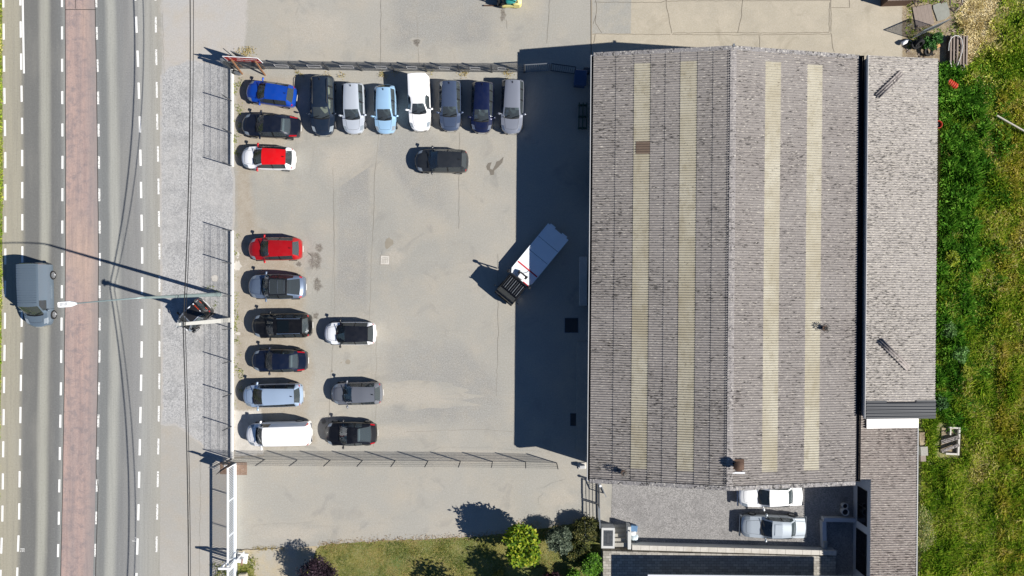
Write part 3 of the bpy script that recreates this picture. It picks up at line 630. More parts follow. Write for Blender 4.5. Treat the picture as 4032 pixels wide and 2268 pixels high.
def car(label, nose, tail, W, H, typ, paint, roofc=None, glass=None, roofpaint=None, name='parked_car', group='cars parked in the lot', rails=False, sunroof=None, interior=None,
        pillars=None, backlight=True, antenna=True, ribs=0, mirrorc=None, square=0., cat='car', wr=None, belt=None, inset=None, tailred=True, headm=None, bumper=None, zref=.75, plate=True, wheelr=None, rear_glass=None):
    T = dict(TYPES[typ]); n0, n1 = at(*nose, zref), at(*tail, zref); d = n0-n1; L = d.length; c = (n0+n1)/2
    root = empty(name, (c.x, c.y, .014), math.atan2(d.y, d.x), label, cat, group)
    hw = W/2; cw, rf, rr, rb = T['cowl'], T['rf'], T['rr'], T['rb']
    zb0 = belt or (.62*H+.02); zh = zb0-.02; zdeck = T['deck']*zb0/.92*.97 if typ not in ('van', 'boxvan') else H-.3
    nh = .44*H; wroof = (wr or .60/.88)*hw; sq = square
    van = typ in ('van', 'boxvan')
    tz = T['tail']*zb0/.92*.9 if not van else H*.55
    S_ = [0, .015, .045, .11, cw-.02, cw, rf, (rf+rr)/2, rr, rb, .985, 1.]
    zc = [nh*.92, nh+.02, nh+.09, nh+.19, zh, zh+.02, H-.035, H, H-.06, zdeck+.0, tz, tz*.72]
    wbf = [.60+.12*sq, .76+.1*sq, .87+.06*sq, .955, .985, .985, 1., 1., .975, .90 if not van else .98, .84+.06*sq, .74+.1*sq]
    zbk = [nh*.9, nh, nh+.06, nh+.13, zh-.07, zb0-.03, zb0, zb0+.01, zb0+.04, min(zb0+.03, zdeck-.03), tz-.04, tz*.7]
    wrk = [.40*hw, .5*hw, .58*hw, .66*hw, .74*hw, .80*hw, wroof+.03, wroof, wroof-.04, .76*hw, .7*hw, .58*hw]
    if van: wrk[6:12] = [wroof-.02, wroof, wroof, wroof, wroof, wroof-.06]; zc[8] = H-.02; zc[9] = H-.1; zbk[8] = zbk[9] = zb0
    if typ == 'boxvan':
        S_ = S_[:7]+[.55, .60]+S_[8:]; zc = zc[:7]+[H-.18, H-.04]+zc[8:]; zc[6] = H-.24; wbf = wbf[:7]+[1., 1.0]+wbf[8:]; zbk = zbk[:7]+[zb0, zb0]+zbk[8:]
        wrk = wrk[:6]+[wroof-.03, wroof+.0, hw*.80]+[hw*.80]*2+wrk[10:]; wrk[-2:] = [hw*.78, hw*.7]
        k_ = S_.index(rr); zc[k_] = H-.02
    drop = [.02]*len(S_)
    def zrail(s): return float(np.interp(s, [0, cw-.02, cw, rf, rr, rb, 1], [.02, .03, .05, .075, .08 if not van else .05, .05, .03]))
    def bow(s): return L*float(np.interp(s, [0, .1, cw, rf, rr, rb, 1], [-.070+.03*sq, -.05+.03*sq, -.045, -.018, .012, .03, .055-.03*sq]))
    st = sorted(set([round(x, 4) for x in S_+[.03, .07, .15, .19, (cw+rf)/2, cw+(rf-cw)*.25, cw+(rf-cw)*.75, rf+.03, rf+(rr-rf)*.3, rf+(rr-rf)*.7, rr-.03, (rr+rb)/2, cw-.04]+
        [q for p in T['pil'] for q in (p-.014, p+.014)]+list(T['sw'])]))
    f = lambda k, s: float(np.interp(s, S_, k))
    def half(s):
        z, zb, wb_, wr_ = f(zc, s), f(zbk, s), f(wbf, s)*hw, f(wrk, s); dr = zrail(s)
        zb = min(zb, z-.05)
        zr_ = max(z-dr, zb+.01); lowz = .52 if z > .62 else z*.75; tape = f([.94]*2+[.97]*(len(S_)-4)+[.94]*2, s)
        gi = inset or .10
        return [(0, z), (wr_*.55, z-dr*.12), (max(wr_-gi, .2), z-dr*.55), (wr_, zr_), (wb_*.955, zb+.008), (wb_*.99, zb-.055), (wb_*1., min(lowz, zb-.09)), (wb_*.985, min(.32, zb-.14)), (wb_*.93, .2)]
    K = 9; mbs = {}
    V = []; 
    for s in st:
        h = half(s); ring = [(-y, z) for y, z in h[:0:-1]]+h     # right(-y) .. centre .. left
        V.append([Vector((L/2-s*L+bow(s)*(y/hw)**2, y, z)) for y, z in ring])
    nr = 2*K-1
    def jcls(j): return (K-2-j) if j < K-1 else j-(K-1)          # 0 = next to centre
    def cls(sm, j):
        q = jcls(j); side = 'r' if j < K-1 else 'l'
        if q < 2:
            if cw < sm < rf: return 'windscreen'
            if rr < sm < rb and backlight: return 'rear_window'
            if cw-.02 < sm < cw: return 'scuttle'
            if .07 < sm < cw-.02: return 'bonnet'
            if rf+.03 < sm < rr-.03 and sunroof == 'full': return 'sunroof'
        if q < 3 and rf < sm < rr: return 'roof_panel' if roofc else 'body'
        if q == 2 and pillars and (cw < sm < rf or rr < sm < rb): return 'pillar_'+side+('a' if sm < rf else 'd')
        if q == 3 and T['sw'][0] < sm < T['sw'][1]:
            if any(p-.014 < sm < p+.014 for p in T['pil']): return 'pillar_'+side+('b' if sm < .7 else 'c')
            return 'side_window_'+side+('f' if sm < (T['pil'] or (1,))[0] else 'r')
        if q == 4 and .015 < sm < .11 or q == 3 and .03 < sm < .11: return 'headlight_'+side
        if q in (3, 4) and (T['rb']-.01 if not van else .972) < sm < .99: return 'tail_light_'+side
        return 'body'
    groups = {}
    for i in range(len(st)-1):
        for j in range(nr-1): groups.setdefault(cls((st[i]+st[i+1])/2, j), []).append((i, j))
    mp = paintmat('paint_'+paint.lstrip('#'), paint); gl = glass or G_clear
    pm = {'c': mp, 'k': M_trim, 's': M_chrome}[pillars or 'k']
    def mk(nm, cells, m, off=0., parent=root):
        mb = MB(); idx = {}
        def vid(i, j):
            if (i, j) not in idx: idx[(i, j)] = len(mb.v); mb.v.append(tuple(V[i][j]+Vector((0, 0, off))))
            return idx[(i, j)]
        for i, j in cells: mb.f.append((vid(i, j), vid(i, j+1), vid(i+1, j+1), vid(i+1, j))); mb.mi.append(0)
        return mb
    bc = mk('body', groups.get('body', []), mp)
    # nose and tail caps and floor
    for i, rev in ((0, False), (len(st)-1, True)):
        o = len(bc.v); bc.v += [tuple(p) for p in V[i]]; r = list(range(o, o+nr)); bc.f.append(tuple(r[::-1] if rev else r)); bc.mi.append(0)
    for i in range(len(st)-1):
        bc.add([V[i][0], V[i][-1], V[i+1][-1], V[i+1][0]], [(0, 1, 2, 3)])
    bmh = bc.build('body', mp, root, smooth=32)
    for key, nm, m in (('windscreen', 'windscreen', gl), ('rear_window', 'rear_window', rear_glass or gl), ('scuttle', 'scuttle', M_trim), ('bonnet', 'bonnet', mp), ('pillar', 'pillar', pm),
                       ('sunroof', 'sunroof', G_dark if sunroof else gl), ('roof_panel', 'roof', paintmat('roofpaint_'+str(roofc).lstrip('#'), roofc, 0, .35) if roofc else mp)):
        for key in [q_ for q_ in groups if q_ == key or (key == 'pillar' and q_.startswith('pillar_'))]:
            o = mk(nm, groups[key], m, .008 if key in ('bonnet',) else 0).build(nm, m, root, smooth=40)
            if key == 'roof_panel': o['label'] = 'roof in a different colour from the body'
    for key, nm, m in (('side_window_l', 'side_window', gl), ('side_window_r', 'side_window', gl)):
        for e in 'fr':
            if key+e in groups: mk(nm, groups[key+e], m).build(nm, m, root, smooth=40)
    for sd in 'lr':
        if 'headlight_'+sd in groups: mk('headlight', groups['headlight_'+sd], None, .004).build('headlight', headm or M_head, root, smooth=40)
        if 'tail_light_'+sd in groups: mk('tail_light', groups['tail_light_'+sd], None, .004).build('tail_light', M_red if tailred else mp, root, smooth=40)
    # seams: bonnet outline, boot or tailgate outline, front/rear door joint
    si = lambda s: min(range(len(st)), key=lambda i: abs(st[i]-s))
    def seam(nm, path, r_=.012): MB().tube([V[i][j] for i, j in path], r_, 4).build(nm, M_trim, root)
    C0 = K-1; i0, i1 = si(.07), si(cw-.02)
    seam('bonnet_seam', [(i, C0-2) for i in range(i1, i0, -1)]+[(i0, j) for j in range(C0-2, C0+3)]+[(i, C0+2) for i in range(i0+1, i1+1)])
    if typ in ('sedan', 'saloon', 'tt'):
        i2, i3 = si(rb)+0, si(.985); seam('boot_seam', [(i, C0-2) for i in range(i3, i2, -1)]+[(i2, j) for j in range(C0-2, C0+3)]+[(i, C0+2) for i in range(i2+1, i3+1)])
    elif not van:
        i2 = si(rr); seam('tailgate_seam', [(i2, j) for j in range(C0-3, C0+4)])
    for sg_ in (-1, 1):
        if T['pil']: seam('door_seam', [(si(T['pil'][0]), C0+sg_*k_) for k_ in (4, 5, 6, 7, 8)], .010)
        seam('door_seam', [(si(T['sw'][0]+.01), C0+sg_*k_) for k_ in (4, 5, 6, 7, 8)], .010)
    # cabin
    im = interior or M_int; xs = lambda s: L/2-s*L
    mb = MB(); mb.box(((xs(cw)+xs(rb))/2, 0, .5), (xs(cw)-xs(rb), W*.8, .1)); mb.box((xs(cw+.035), 0, zb0-.17), (.1*L*.8, W*.78, .2))
    mb.build('cabin_floor', im, root)
    sx = xs(rf+.1)
    for y in (-.23*W, .23*W):
        mb = MB(); mb.cbox((sx+.15, y, .66), (.5, .48, .2), .05); mb.cbox((sx-.16, y, .93), (.16, .46, .55), .06); mb.cbox((sx-.19, y, min(1.28, H-.15)), (.1, .24, .16), .03); mb.build('seat', im if interior else M_seat, root, smooth=50)
    if not van and typ != 'micro':
        mb = MB(); x2 = xs(min(.74, rr-.03)); mb.cbox((x2+.1, 0, .66), (.45, W*.66, .2), .05); mb.cbox((x2-.15, 0, .92), (.15, W*.64, .5), .05); mb.build('rear_seat', im if interior else M_seat, root, smooth=50)
    if typ in ('hatch', 'estate', 'suv', 'mpv', 'sedan', 'saloon', 'tt', 'coupesuv'):
        xa, xb = xs(min(.76, rr-.01)), xs(rb-.01); mb = MB(); mb.box(((xa+xb)/2, 0, zb0-.05), (xa-xb, W*.72, .03)); mb.build('parcel_shelf', M_int, root)
    # wheels
    wrd = wheelr or .315*(H/1.46)**.5
    for x in (xs(.185), xs(.80)):
        for sd in (-1, 1):
            M4 = Matrix.Translation((x, sd*(hw-.085), wrd)) @ Matrix.Rotation(-sd*math.pi/2, 4, 'X')
            wl = empty('wheel', (0, 0, 0)); wl.parent = root
            mb = MB(); mb.lathe([(wrd*.62, -.1), (wrd*.95, -.1), (wrd, -.06), (wrd, .06), (wrd*.95, .1), (wrd*.66, .1)], 20, M4); mb.build('tyre', M_tyre, wl, smooth=40)
            mb = MB(); mb.lathe([(wrd*.66, .1), (wrd*.62, .085), (wrd*.2, .055), (wrd*.16, .075), (.001, .075)], 20, M4)
            for k in range(5):
                a = k*2*math.pi/5; mb.add([M4 @ Vector((rr2*math.cos(a+da), rr2*math.sin(a+da), zz)) for rr2, da, zz in ((wrd*.15, -.4, .086), (wrd*.6, -.12, .094), (wrd*.6, .12, .094), (wrd*.15, .4, .086))], [(0, 1, 2, 3)])
            mb.build('rim', M_rim, wl, smooth=40)
    # mirrors
    mm = paintmat('mirror_'+mirrorc.lstrip('#'), mirrorc) if mirrorc else mp
    for sd in (-1, 1):
        mb = MB(); x = xs(cw+.07); y0 = hw*.93
        mb.cbox((x, sd*(y0+.17), zb0+.06), (.13, .22, .15), .035, sd*.22); mb.bar((x+.01, sd*(y0-.06), zb0+.0), (x, sd*(y0+.1), zb0+.04), .06); mb.build('mirror', mm, root, smooth=45)
    # wipers
    for y in (-.38*W, .06*W):
        s0, s1 = cw+.006, cw+.035
        p0 = Vector((xs(s0)+.03, y, f(zc, s0)+.045)); p1 = Vector((xs(s1), y+.3*W, f(zc, s1)+.03)); mb = MB(); mb.bar(p0, p1, .03); mb.build('wiper', M_trim, root)
    if plate:
        mb = MB(); mb.box((L/2+.008, 0, nh*.72), (.012, .52, .11)); mb.build('number_plate', M_plate, root)
        mb = MB(); mb.box((-L/2-.006, 0, tz*.5), (.012, .48, .1)); mb.build('number_plate', M_plate, root)
    mb = MB(); mb.box((L/2+.004, 0, nh*.5), (.012, W*.5, .12)); mb.build('grille', M_trim, root)
    if rails:
        for sd in (-1, 1):
            mb = MB(); mb.tube([(xs(rf+.06), sd*(wroof-.06), H-.05), (xs(rf+.08), sd*(wroof-.06), H+.015), (xs(rr-.07), sd*(wroof-.08), H+.01), (xs(rr-.04), sd*(wroof-.08), H-.07)], .022, 6); mb.build('roof_rail', M_chrome if rails == 's' else M_trim, root, smooth=50)
    if sunroof == 'front':
        mb = MB(); mb.box((xs(rf+.17), 0, H-.004), (.19*L, wroof*1.35, .012)); mb.build('sunroof', mat('sunroof_glass', '#10161a', .05, 0, .05, 2), root)
    if sunroof == 'paint':
        mb = MB(); mb.cbox((xs(rf+.10), 0, H-.008), (.115*L, wroof*1.3, .012), .004); mb.build('sunroof', mp, root)
    if sunroof == 'full':
        mb = MB()
        for s in (rf+.03, rf+.17, rf+.28): mb.box((xs(s), 0, f(zc, s)+.004), (.025, wroof*1.5, .01))
        mb.build('sunroof_frame', M_chrome, root)
    if antenna:
        mb = MB(); mb.box((xs(rr-.05), 0, H-.03), (.13, .05, .06)); mb.tube([(xs(rr-.05), 0, H), (xs(rr-.0), 0, H+.2)], .008, 5); mb.build('antenna', M_trim, root)
    if ribs:
        for k in range(ribs):
            x = xs(rf+.06+(rr-rf-.1)*k/(ribs-1)); mb = MB(); mb.box((x, 0, H-.002), (.035, wroof*1.75, .02)); mb.build('roof_rib', mp, root)
    if bumper:
        for x in (L/2+.03, -L/2-.03):
            mb = MB(); mb.cbox((x, 0, .45), (.14, W*.96, .15), .05); mb.build('bumper', bumper, root, smooth=40)
    return dict(root=root, L=L, xs=xs, cw=cw, rf=rf, zb=zb0, W=W, H=H, f=lambda k: None)
M_paper = mat('white_paper', '#f2f2ee', .7, 0, .03, 10); M_paperc = mat('mint_paper', '#b7e0d6', .7, 0, .03, 10); M_paperb = mat('sky_blue_paper', '#8fc2e8', .7, 0, .03, 10)
def paper(c, sx, y, w_, h_, label, m=None, grp='paper sheets behind windscreens'):
    """a sheet lying on the dashboard, touching the inside of the sloping screen"""
    x = c['xs'](c['cw']+sx); z0 = c['zb']
    M4 = c['root'].matrix_basis.copy(); c0 = c['root']
    o = MB().box((0, 0, 0), (h_, w_, .006)).build('paper_sheet', m or M_paper)
    p = Matrix.LocRotScale(c0.location, c0.rotation_euler, None) @ Vector((x-.02, y, z0+(c['H']-.05-c['zb'])*(sx/(c['rf']-c['cw']))-.075)); o.location = p
    o.rotation_euler = (0, math.atan2(c['H']-.05-c['zb'], (c['rf']-c['cw'])*c['L'])*.85, c0.rotation_euler.z); tag(o, label, 'paper', grp)
# ---------------------------------------------------------------- the cars of the lot
c1 = car('royal blue hatchback parked nose-out nearest the red sign', (968, 354), (1164, 381), 1.74, 1.44, 'hatch', '#0b46ac')
paper(c1, .06, -.05, .3, .34, 'pale paper sheet behind the royal blue hatchback\'s windscreen', M_paperc)
c2 = car('long black-blue saloon between the blue hatchback and the red-roofed car', (950, 489), (1181, 501), 1.80, 1.45, 'sedan', '#121a2b', antenna=False)
paper(c2, .03, -.38, .34, .3, 'pale paper sheet behind the black-blue saloon\'s windscreen', M_paperc)
c3 = car('white hatchback with a bright red roof and red mirrors', (949, 619), (1161, 625), 1.78, 1.5, 'hatch', '#f4f5f6', roofc='#d2060c', mirrorc='#c3101a', glass=G_dark)
c4 = car('bright red compact SUV parked beside the gap in the low wall', (977, 981), (1188, 979), 1.78, 1.53, 'hatch', '#b30d16', glass=G_clear)
c5 = car('grey-blue coupe SUV with a full-length black glass roof', (978, 1128), (1203, 1130), 1.93, 1.66, 'coupesuv', '#65748a', sunroof='full', roofc='#111317', antenna=False, rear_glass=G_dark)
paper(c5, .035, .22, .26, .3, 'blue-white paper sheet behind the grey-blue coupe SUV\'s windscreen', M_paperb)
c6 = car('black SUV with silver roof rails and a sunroof', (992, 1284), (1228, 1281), 1.88, 1.72, 'suv', '#0c0d10', rails='s', sunroof='front', antenna=False)
c7 = car('dark navy blue saloon between the black SUV and the silver people carrier', (989, 1420), (1210, 1421), 1.76, 1.46, 'sedan', '#0b1830', antenna=False)
c8 = car('pale silver-blue people carrier beside the white van', (956, 1560), (1192, 1554), 1.80, 1.64, 'mpv', '#a3b7cf', belt=1.0)
c9 = car('plain white panel van parked on the concrete pad in the corner', (970, 1712), (1227, 1705), 1.82, 1.84, 'van', '#f6f6f6', name='parked_van', cat='van', backlight=False, antenna=False, wr=.70/.88, belt=1.12, square=.3)
paper(c9, .03, .4, .24, .3, 'mint paper sheet behind the white van\'s windscreen', M_paperc)
c10 = car('white crossover with a black roof in the second row', (1276, 1313), (1480, 1313), 1.78, 1.53, 'hatch', '#f2f4f6', roofc='#11141c', mirrorc='#15161a', pillars='k', glass=G_dark, antenna=False)
c11 = car('mid grey hatchback in the second row between the white crossover and black coupe', (1303, 1552), (1506, 1548), 1.74, 1.47, 'hatch', '#70747c')
c12 = car('small black rounded coupe in the second row beside the wire fence', (1277, 1709), (1484, 1709), 1.84, 1.36, 'tt', '#0b0d14')
c13 = car('dark blue-black estate with beige seats, leftmost of the row by the north fence', (1270, 532), (1268, 292), 1.84, 1.47, 'estate', '#1c2a3c', interior=M_intb, rails='k')
c14 = car('silver estate between the dark estate and the light blue hatchback', (1392, 525), (1388, 322), 1.72, 1.47, 'estate', '#c2c9d2')
paper(c14, .05, .35, .22, .34, 'white paper sheet behind the silver estate\'s windscreen')
c15 = car('light ice-blue hatchback parked beside the small white van', (1517, 525), (1515, 329), 1.68, 1.44, 'hatch', '#a3c9e8')
paper(c15, .03, .42, .3, .34, 'white paper sheet behind the ice-blue hatchback\'s windscreen')
c16 = car('small white car-based van with a boxy windowless cargo body', (1655, 515), (1647, 298), 1.72, 1.78, 'boxvan', '#f6f6f6', name='parked_van', cat='van', backlight=False, antenna=False, wr=.56/.86, belt=.98)
c17 = car('slate-blue small estate between the white van and the navy car', (1772, 514), (1772, 312), 1.67, 1.46, 'estate', '#48566f', headm=M_chrome)
c18 = car('deep navy tall hatchback between the slate-blue and grey cars', (1895, 522), (1902, 317), 1.70, 1.6, 'mpv', '#0b193f', headm=M_chrome)
paper(c18, .08, -.42, .2, .24, 'white paper sheet behind the deep navy car\'s windscreen')
c19 = car('metallic grey estate, rightmost of the row and touching the warehouse shadow', (2013, 525), (2020, 307), 1.76, 1.48, 'estate', '#868b97', headm=M_chrome)
paper(c19, .03, -.47, .26, .36, 'larger white paper sheet behind the metallic grey estate\'s windscreen')
paper(c19, .10, -.36, .2, .2, 'smaller white paper sheet high behind the metallic grey estate\'s windscreen')
c20 = car('matt charcoal hatchback standing alone in the middle of the lot', (1633, 632), (1845, 635), 1.80, 1.5, 'hatch', '#2b2f34', glass=G_skypaint)
CY = 'old saloons on the gravel courtyard'
c21 = car('white old saloon half hidden under the warehouse eave', (2911, 1955), (3163, 1951), 1.74, 1.42, 'saloon', '#f6f6f4', square=1., antenna=False, rear_glass=G_clear, bumper=M_chrome, tailred=False, group=CY, interior=M_intb, wr=.64/.88, plate=False)
c22 = car('silver old saloon with a steel sunroof parked on the gravel courtyard', (2920, 2073), (3175, 2080), 1.76, 1.42, 'saloon', '#b3bcc3', square=1., antenna=False, sunroof='paint', bumper=mat('grey_bumper', '#7d8690', .5, .2, .1, 5), tailred=False, group=CY, wr=.64/.88)
tag(c22['root'])
# micro car on the gravel strip
c23 = car('tiny black two-seater with silver frame lines and orange stickers on the gravel strip', (718, 1288), (812, 1197), 1.62, 1.55, 'micro', '#0e0f12', pillars='s', antenna=False, name='micro_car', group='vehicles beside the road', roofc='#1c1c1e', wr=.60/.88, belt=1.0)
rt = c23['root']; xs = c23['xs']
mb = MB()
for sd in (-1, 1): mb.tube([(xs(.17), sd*.56, 1.02), (xs(.38), sd*.50, 1.50), (xs(.66), sd*.5, 1.53), (xs(.72), sd*.52, 1.42), (xs(.85), sd*.66, .98)], .045, 6)
mb.tube([(xs(.38), -.5, 1.50), (xs(.38), .5, 1.50)], .045, 6); mb.build('safety_frame', mat('silver_frame', '#868c96', .35, .5, .05, 5), rt, smooth=50)
M_or = mat('orange_sticker', '#d9491c', .5, 0, .15, 20); mb = MB(); mw = MB()
for k in range(7): mb.box((xs(.83)+.0, -.33+k*.075, 1.525), (.055+.02*(k % 2), .04, .008))
mb.build('sticker', M_or, rt)
mw.cbox((xs(.825), -.45, 1.522), (.09, .11, .01), .004); mw.box((xs(.83), .28, 1.525), (.05, .12, .008)); mw.build('sticker', M_whitep, rt)
mb = MB(); mb.box((xs(.965), .35, 1.12), (.03, .22, .02)); mb.box((xs(.965), -.3, 1.12), (.03, .25, .02)); mb.build('sticker', M_or, rt)
mb = MB(); mb.box((xs(1.0)-.01, 0, .62), (.02, .9, .1)); mb.box((xs(.05), .3, .72), (.14, .3, .06)); mb.build('sticker', M_whitep, rt)
# grey transporter on the road
c24 = car('grey transporter van driving along the road beside the cycle lane', (147, 1288), (141, 1033), 1.92, 1.93, 'van', '#647380', name='transporter_van', group='vehicles beside the road', cat='van', backlight=True, antenna=False, wr=.83/.95, belt=1.12, ribs=16, glass=G_skypaint, square=.4, zref=.9, wheelr=.36)
# ================================================================ WALLS, FENCES, GATES
M_wallcap = mat('white_wall_paint', '#dad9d5', .85, 0, .06, 3, .1)
M_post = mat('anthracite_post', '#44474b', .6, .2, .1, 5); M_wireg = mat('anthracite_wire', '#4c5054', .6, .2, .1, 5)
def low_wall(y0, y1, label):
    a, b = at(915.5, y0), at(915.5, y1)
    o = MB().cbox((0, 0, .1), (.21, (a-b).length, .2), .012).build('low_wall', M_wallcap); o.location = (a+b)/2
    o.rotation_euler = (0, 0, 0); return tag(o, label, 'wall')
low_wall(272, 657, 'white low kerb wall under the wire fence north of the driveway gap')
low_wall(908, 1806, 'white low kerb wall under the wire fence south of the driveway gap')
def mesh_panel(L, h, step=.05, rows=None, w=.006, sc=1):
    mb = MB(); n = int(L/step)
    for k in range(n+1): mb.box((k*L/n, 0, h/2+.03), (w, w, h))
    for z in (rows or [.08, .1, .62, .7, 1.15, 1.23, h-.02]): mb.box((L/2, .009, z), (L, w*1.6, w*1.6))
    return mb
_panelcache = {}
_pc2 = {}
def fence(name, pts, h, label, zb=0., step=.05, postw=.06, cat='fence', ph=.06, dens=1., rows=None):
    root = empty(name, (pts[0].x, pts[0].y, 0), 0, label, cat); o0 = Vector((pts[0].x, pts[0].y, 0)); pm = None
    for p in pts:
        if pm is None: pm = o = MB().box((0, 0, (h+ph)/2), (postw, postw, h+ph)).build('post', M_post, root)
        else: o = pm.copy(); col.objects.link(o); o.parent = root
        o.location = (p.x-o0.x, p.y-o0.y, zb)
    for a, b in zip(pts[:-1], pts[1:]):
        d = Vector((b.x-a.x, b.y-a.y, 0)); key = (name, h, step, dens)
        if key not in _pc2:
            o = mesh_panel(1.0*2.5, h, step, rows, .006*dens).build('mesh_panel', M_wireg, root); _pc2[key] = o
        else: o = _pc2[key].copy(); col.objects.link(o); o.parent = root
        o.location = (a.x-o0.x, a.y-o0.y, zb); o.rotation_euler = (0, 0, math.atan2(d.y, d.x)); o.scale = (d.length/2.5, 1, 1)
    return root
fence('wire_fence', [at(915.5, y) for y in (275, 400, 527, 655)], 1.55, 'anthracite wire fence on the low wall in front of the blue hatchback', zb=.2)
fence('wire_fence', [at(915.5, y) for y in (910, 1037, 1165, 1293, 1421, 1549, 1677, 1804)], 1.55, 'long anthracite wire fence on the low wall along the row of cars', zb=.2)
fence('wire_fence', [at(x, y) for x, y in ((918, 1805), (1041, 1810), (1170, 1811), (1300, 1812), (1427, 1813), (1556, 1814), (1685, 1815), (1813, 1816), (1939, 1817.5), (2069, 1819), (2192, 1823))], 1.78,
      'freestanding anthracite wire fence along the south side of the lot', dens=.8)
tf = fence('wire_fence', [at(x, y) for x, y in ((918, 271), (1040, 272), (1165, 274), (1295, 276), (1425, 278.5), (1554, 280), (1681, 282), (1810, 283.5), (1937, 285), (2064, 285))], 1.75,
      'anthracite wire fence hung with small signs behind the row of cars', dens=1.25, postw=.09)
# notice boards hung on that fence
M_board = mat('board_back', '#6f7072', .6, 0, .15, 6)
for k, (x0, x1, px) in enumerate(((1079, 1131, 1074), (1208, 1262, 1203), (1337, 1390, 1330), (1476, 1520, 1470), (1600, 1640, 1585), (1728, 1770, 1718), (1850, 1890, 1840), (1960, 1990, 1966))):
    a = at(x0, 254, 1.2); b = at(x1, 256, 1.2); yy = at(x0, 275+(x0-1165)*.013).y
    root = empty('fence_sign', ((a.x+b.x)/2, yy-.05, .75), math.atan2(b.y-a.y, b.x-a.x), 'grey white-rimmed notice board on the north fence', 'sign', 'notice boards on the north fence')
    ww = (b-a).length; MB().box((0, 0, .3), (ww, .012, .55)).build('board', M_board, root)
    mb = MB()
    for z in (.04, .56): mb.box((0, -.010, z), (ww, .01, .02))
    for x in (-ww/2+.01, ww/2-.01): mb.box((x, -.010, .3), (.02, .01, .5))
    mb.build('rim', M_whitep, root)
_side = ['behind the dark estate, nearest the red sign', 'behind the dark estate and silver estate', 'behind the silver estate', 'behind the ice-blue hatchback', 'behind the white van', 'behind the slate-blue estate', 'behind the navy car', 'nearest the warehouse shadow']
_k = 0
for o in list(col.objects):
    if o.name.startswith('fence_sign') and 'label' in o: o['label'] = 'grey notice board on the north fence '+_side[_k]; _k += 1; del o['group']
# gate in the warehouse shadow at the end of that fence
def frame_gate(name, a, b, h, label, m, bars=4, w=.06, zb=.06, vert=True, mesh=0, cat='gate'):
    d = b-a; L = d.length; root = empty(name, (a.x, a.y, 0), math.atan2(d.y, d.x), label, cat)
    mb = MB()
    for x in (w/2, L-w/2): mb.box((x, 0, (h+zb)/2), (w, w, h-zb+.0))
    mb.box((L/2, 0, h-w/2+.001), (L+.002, w+.004, w)); mb.box((L/2, 0, zb+w/2), (L-2*w, w, w)); mb.build('gate_frame', m, root)
    mb = MB(); n = bars
    for k in range(n):
        if vert: mb.box((w+(L-2*w)*(k+1)/(n+1), 0, (h+zb)/2), (.025, .025, h-2*w-zb))
        else: mb.box((L/2, 0, zb+w+(h-zb-2*w)*(k+1)/(n+1)), (L-2*w, .025, .025))
    mb.build('gate_bars', m, root); return root
frame_gate('yard_gate', at(2066, 284), at(2163, 278), 1.75, 'wire gate leaf at the end of the north fence, in the warehouse shadow', M_grey, 10)
frame_gate('yard_gate', at(2167, 279), at(2262, 292), 1.75, 'wire gate leaf against the warehouse corner, in deep shadow', M_post, 10)
# pedestrian gate folded open beside the sign, and a bar grille
frame_gate('pedestrian_gate', at(916, 221), at(958, 256), 1.75, 'dark pedestrian gate leaf standing open behind the red sign', M_post, 12)
r_ = frame_gate('steel_grille', at(940, 228), at(1010, 255), 1.6, 'pale steel grille leaning open behind the red sign', M_grey, 22, .05)
mb = MB(); mb.box((0, 0, 1.0), (.14, .14, 2.0)); mb.box((0, 0, 2.03), (.18, .18, .06)); o = mb.build('gate_post', M_grey); o.location = at(916, 268); tag(o, 'grey steel gate post at the corner of the low wall by the red sign', 'post')
# ---------------------------------------------------------------- red sign board on timber braces
A, B = at(933, 266), at(1062, 273); d = B-A; L = d.length
rs = empty('red_sign', (A.x, A.y, 0), math.atan2(d.y, d.x), 'long red sign board with white lettering held up by raking timber braces', 'sign')
M_redb = mat('red_board', '#a81c16', .6, 0, .12, 3)
MB().box((L/2, 0, 2.05), (L, .03, 1.1)).build('board', M_redb, rs)
mb = MB(); mb.box((L/2, 0, 2.61), (L+.04, .05, .03)); mb.box((L+.02, 0, 2.05), (.035, .05, 1.1)); mb.box((-.02, 0, 2.05), (.035, .05, 1.1)); mb.build('frame', M_whitep, rs)
mb = MB()   # too small to read in the photograph: letter-like strokes only
x = .95
while x < L-.15: wv = random.uniform(.05, .09); mb.box((x, -.021, 2.22), (wv, .006, random.choice((.09, .11, .12)))); x += wv+.035
for xa, xb in ((.8, 1.25), (1.4, 1.85), (2.05, 2.5)):
    x = xa
    while x < xb: mb.box((x, -.021, 1.85), (.03, .006, .06)); x += .06
mb.build('lettering', M_whitep, rs)
mb = MB(); mb.box((.42, -.021, 2.3), (.12, .006, .35)); mb.box((.38, -.021, 1.72), (.34, .006, .08)); mb.build('emblem', mat('pale_emblem', '#d8b3a4', .6, 0, .1, 5), rs)
M_wood = mat('orange_timber', '#8c6546', .85, 0, .2, 8)
for px, py in ((955, 292), (1045, 297)):
    q = at(px, py); q = Vector(((q.x-A.x), (q.y-A.y), 0)); ca, sa = math.cos(-rs.rotation_euler.z), math.sin(-rs.rotation_euler.z); q = Vector((q.x*ca-q.y*sa, q.x*sa+q.y*ca, 0))
    br = MB(); br.bar((q.x, q.y, 0), (q.x-.05, -.05, 2.0), .09); br.build('brace', M_wood, rs)
    br = MB(); br.bar((q.x-.0, q.y+.03, .05), (q.x-.5, -.06, .9), .06); br.build('strut', M_wood, rs)
    br = MB(); br.box((q.x-.07, .05, 1.3), (.09, .07, 2.6)); br.build('post', M_wood, rs)
lh = empty('lamp_head', at(931, 288), R(-12), 'small grey and black rounded lamp head beside the red sign\'s timber brace', 'lamp head')
mb = MB()
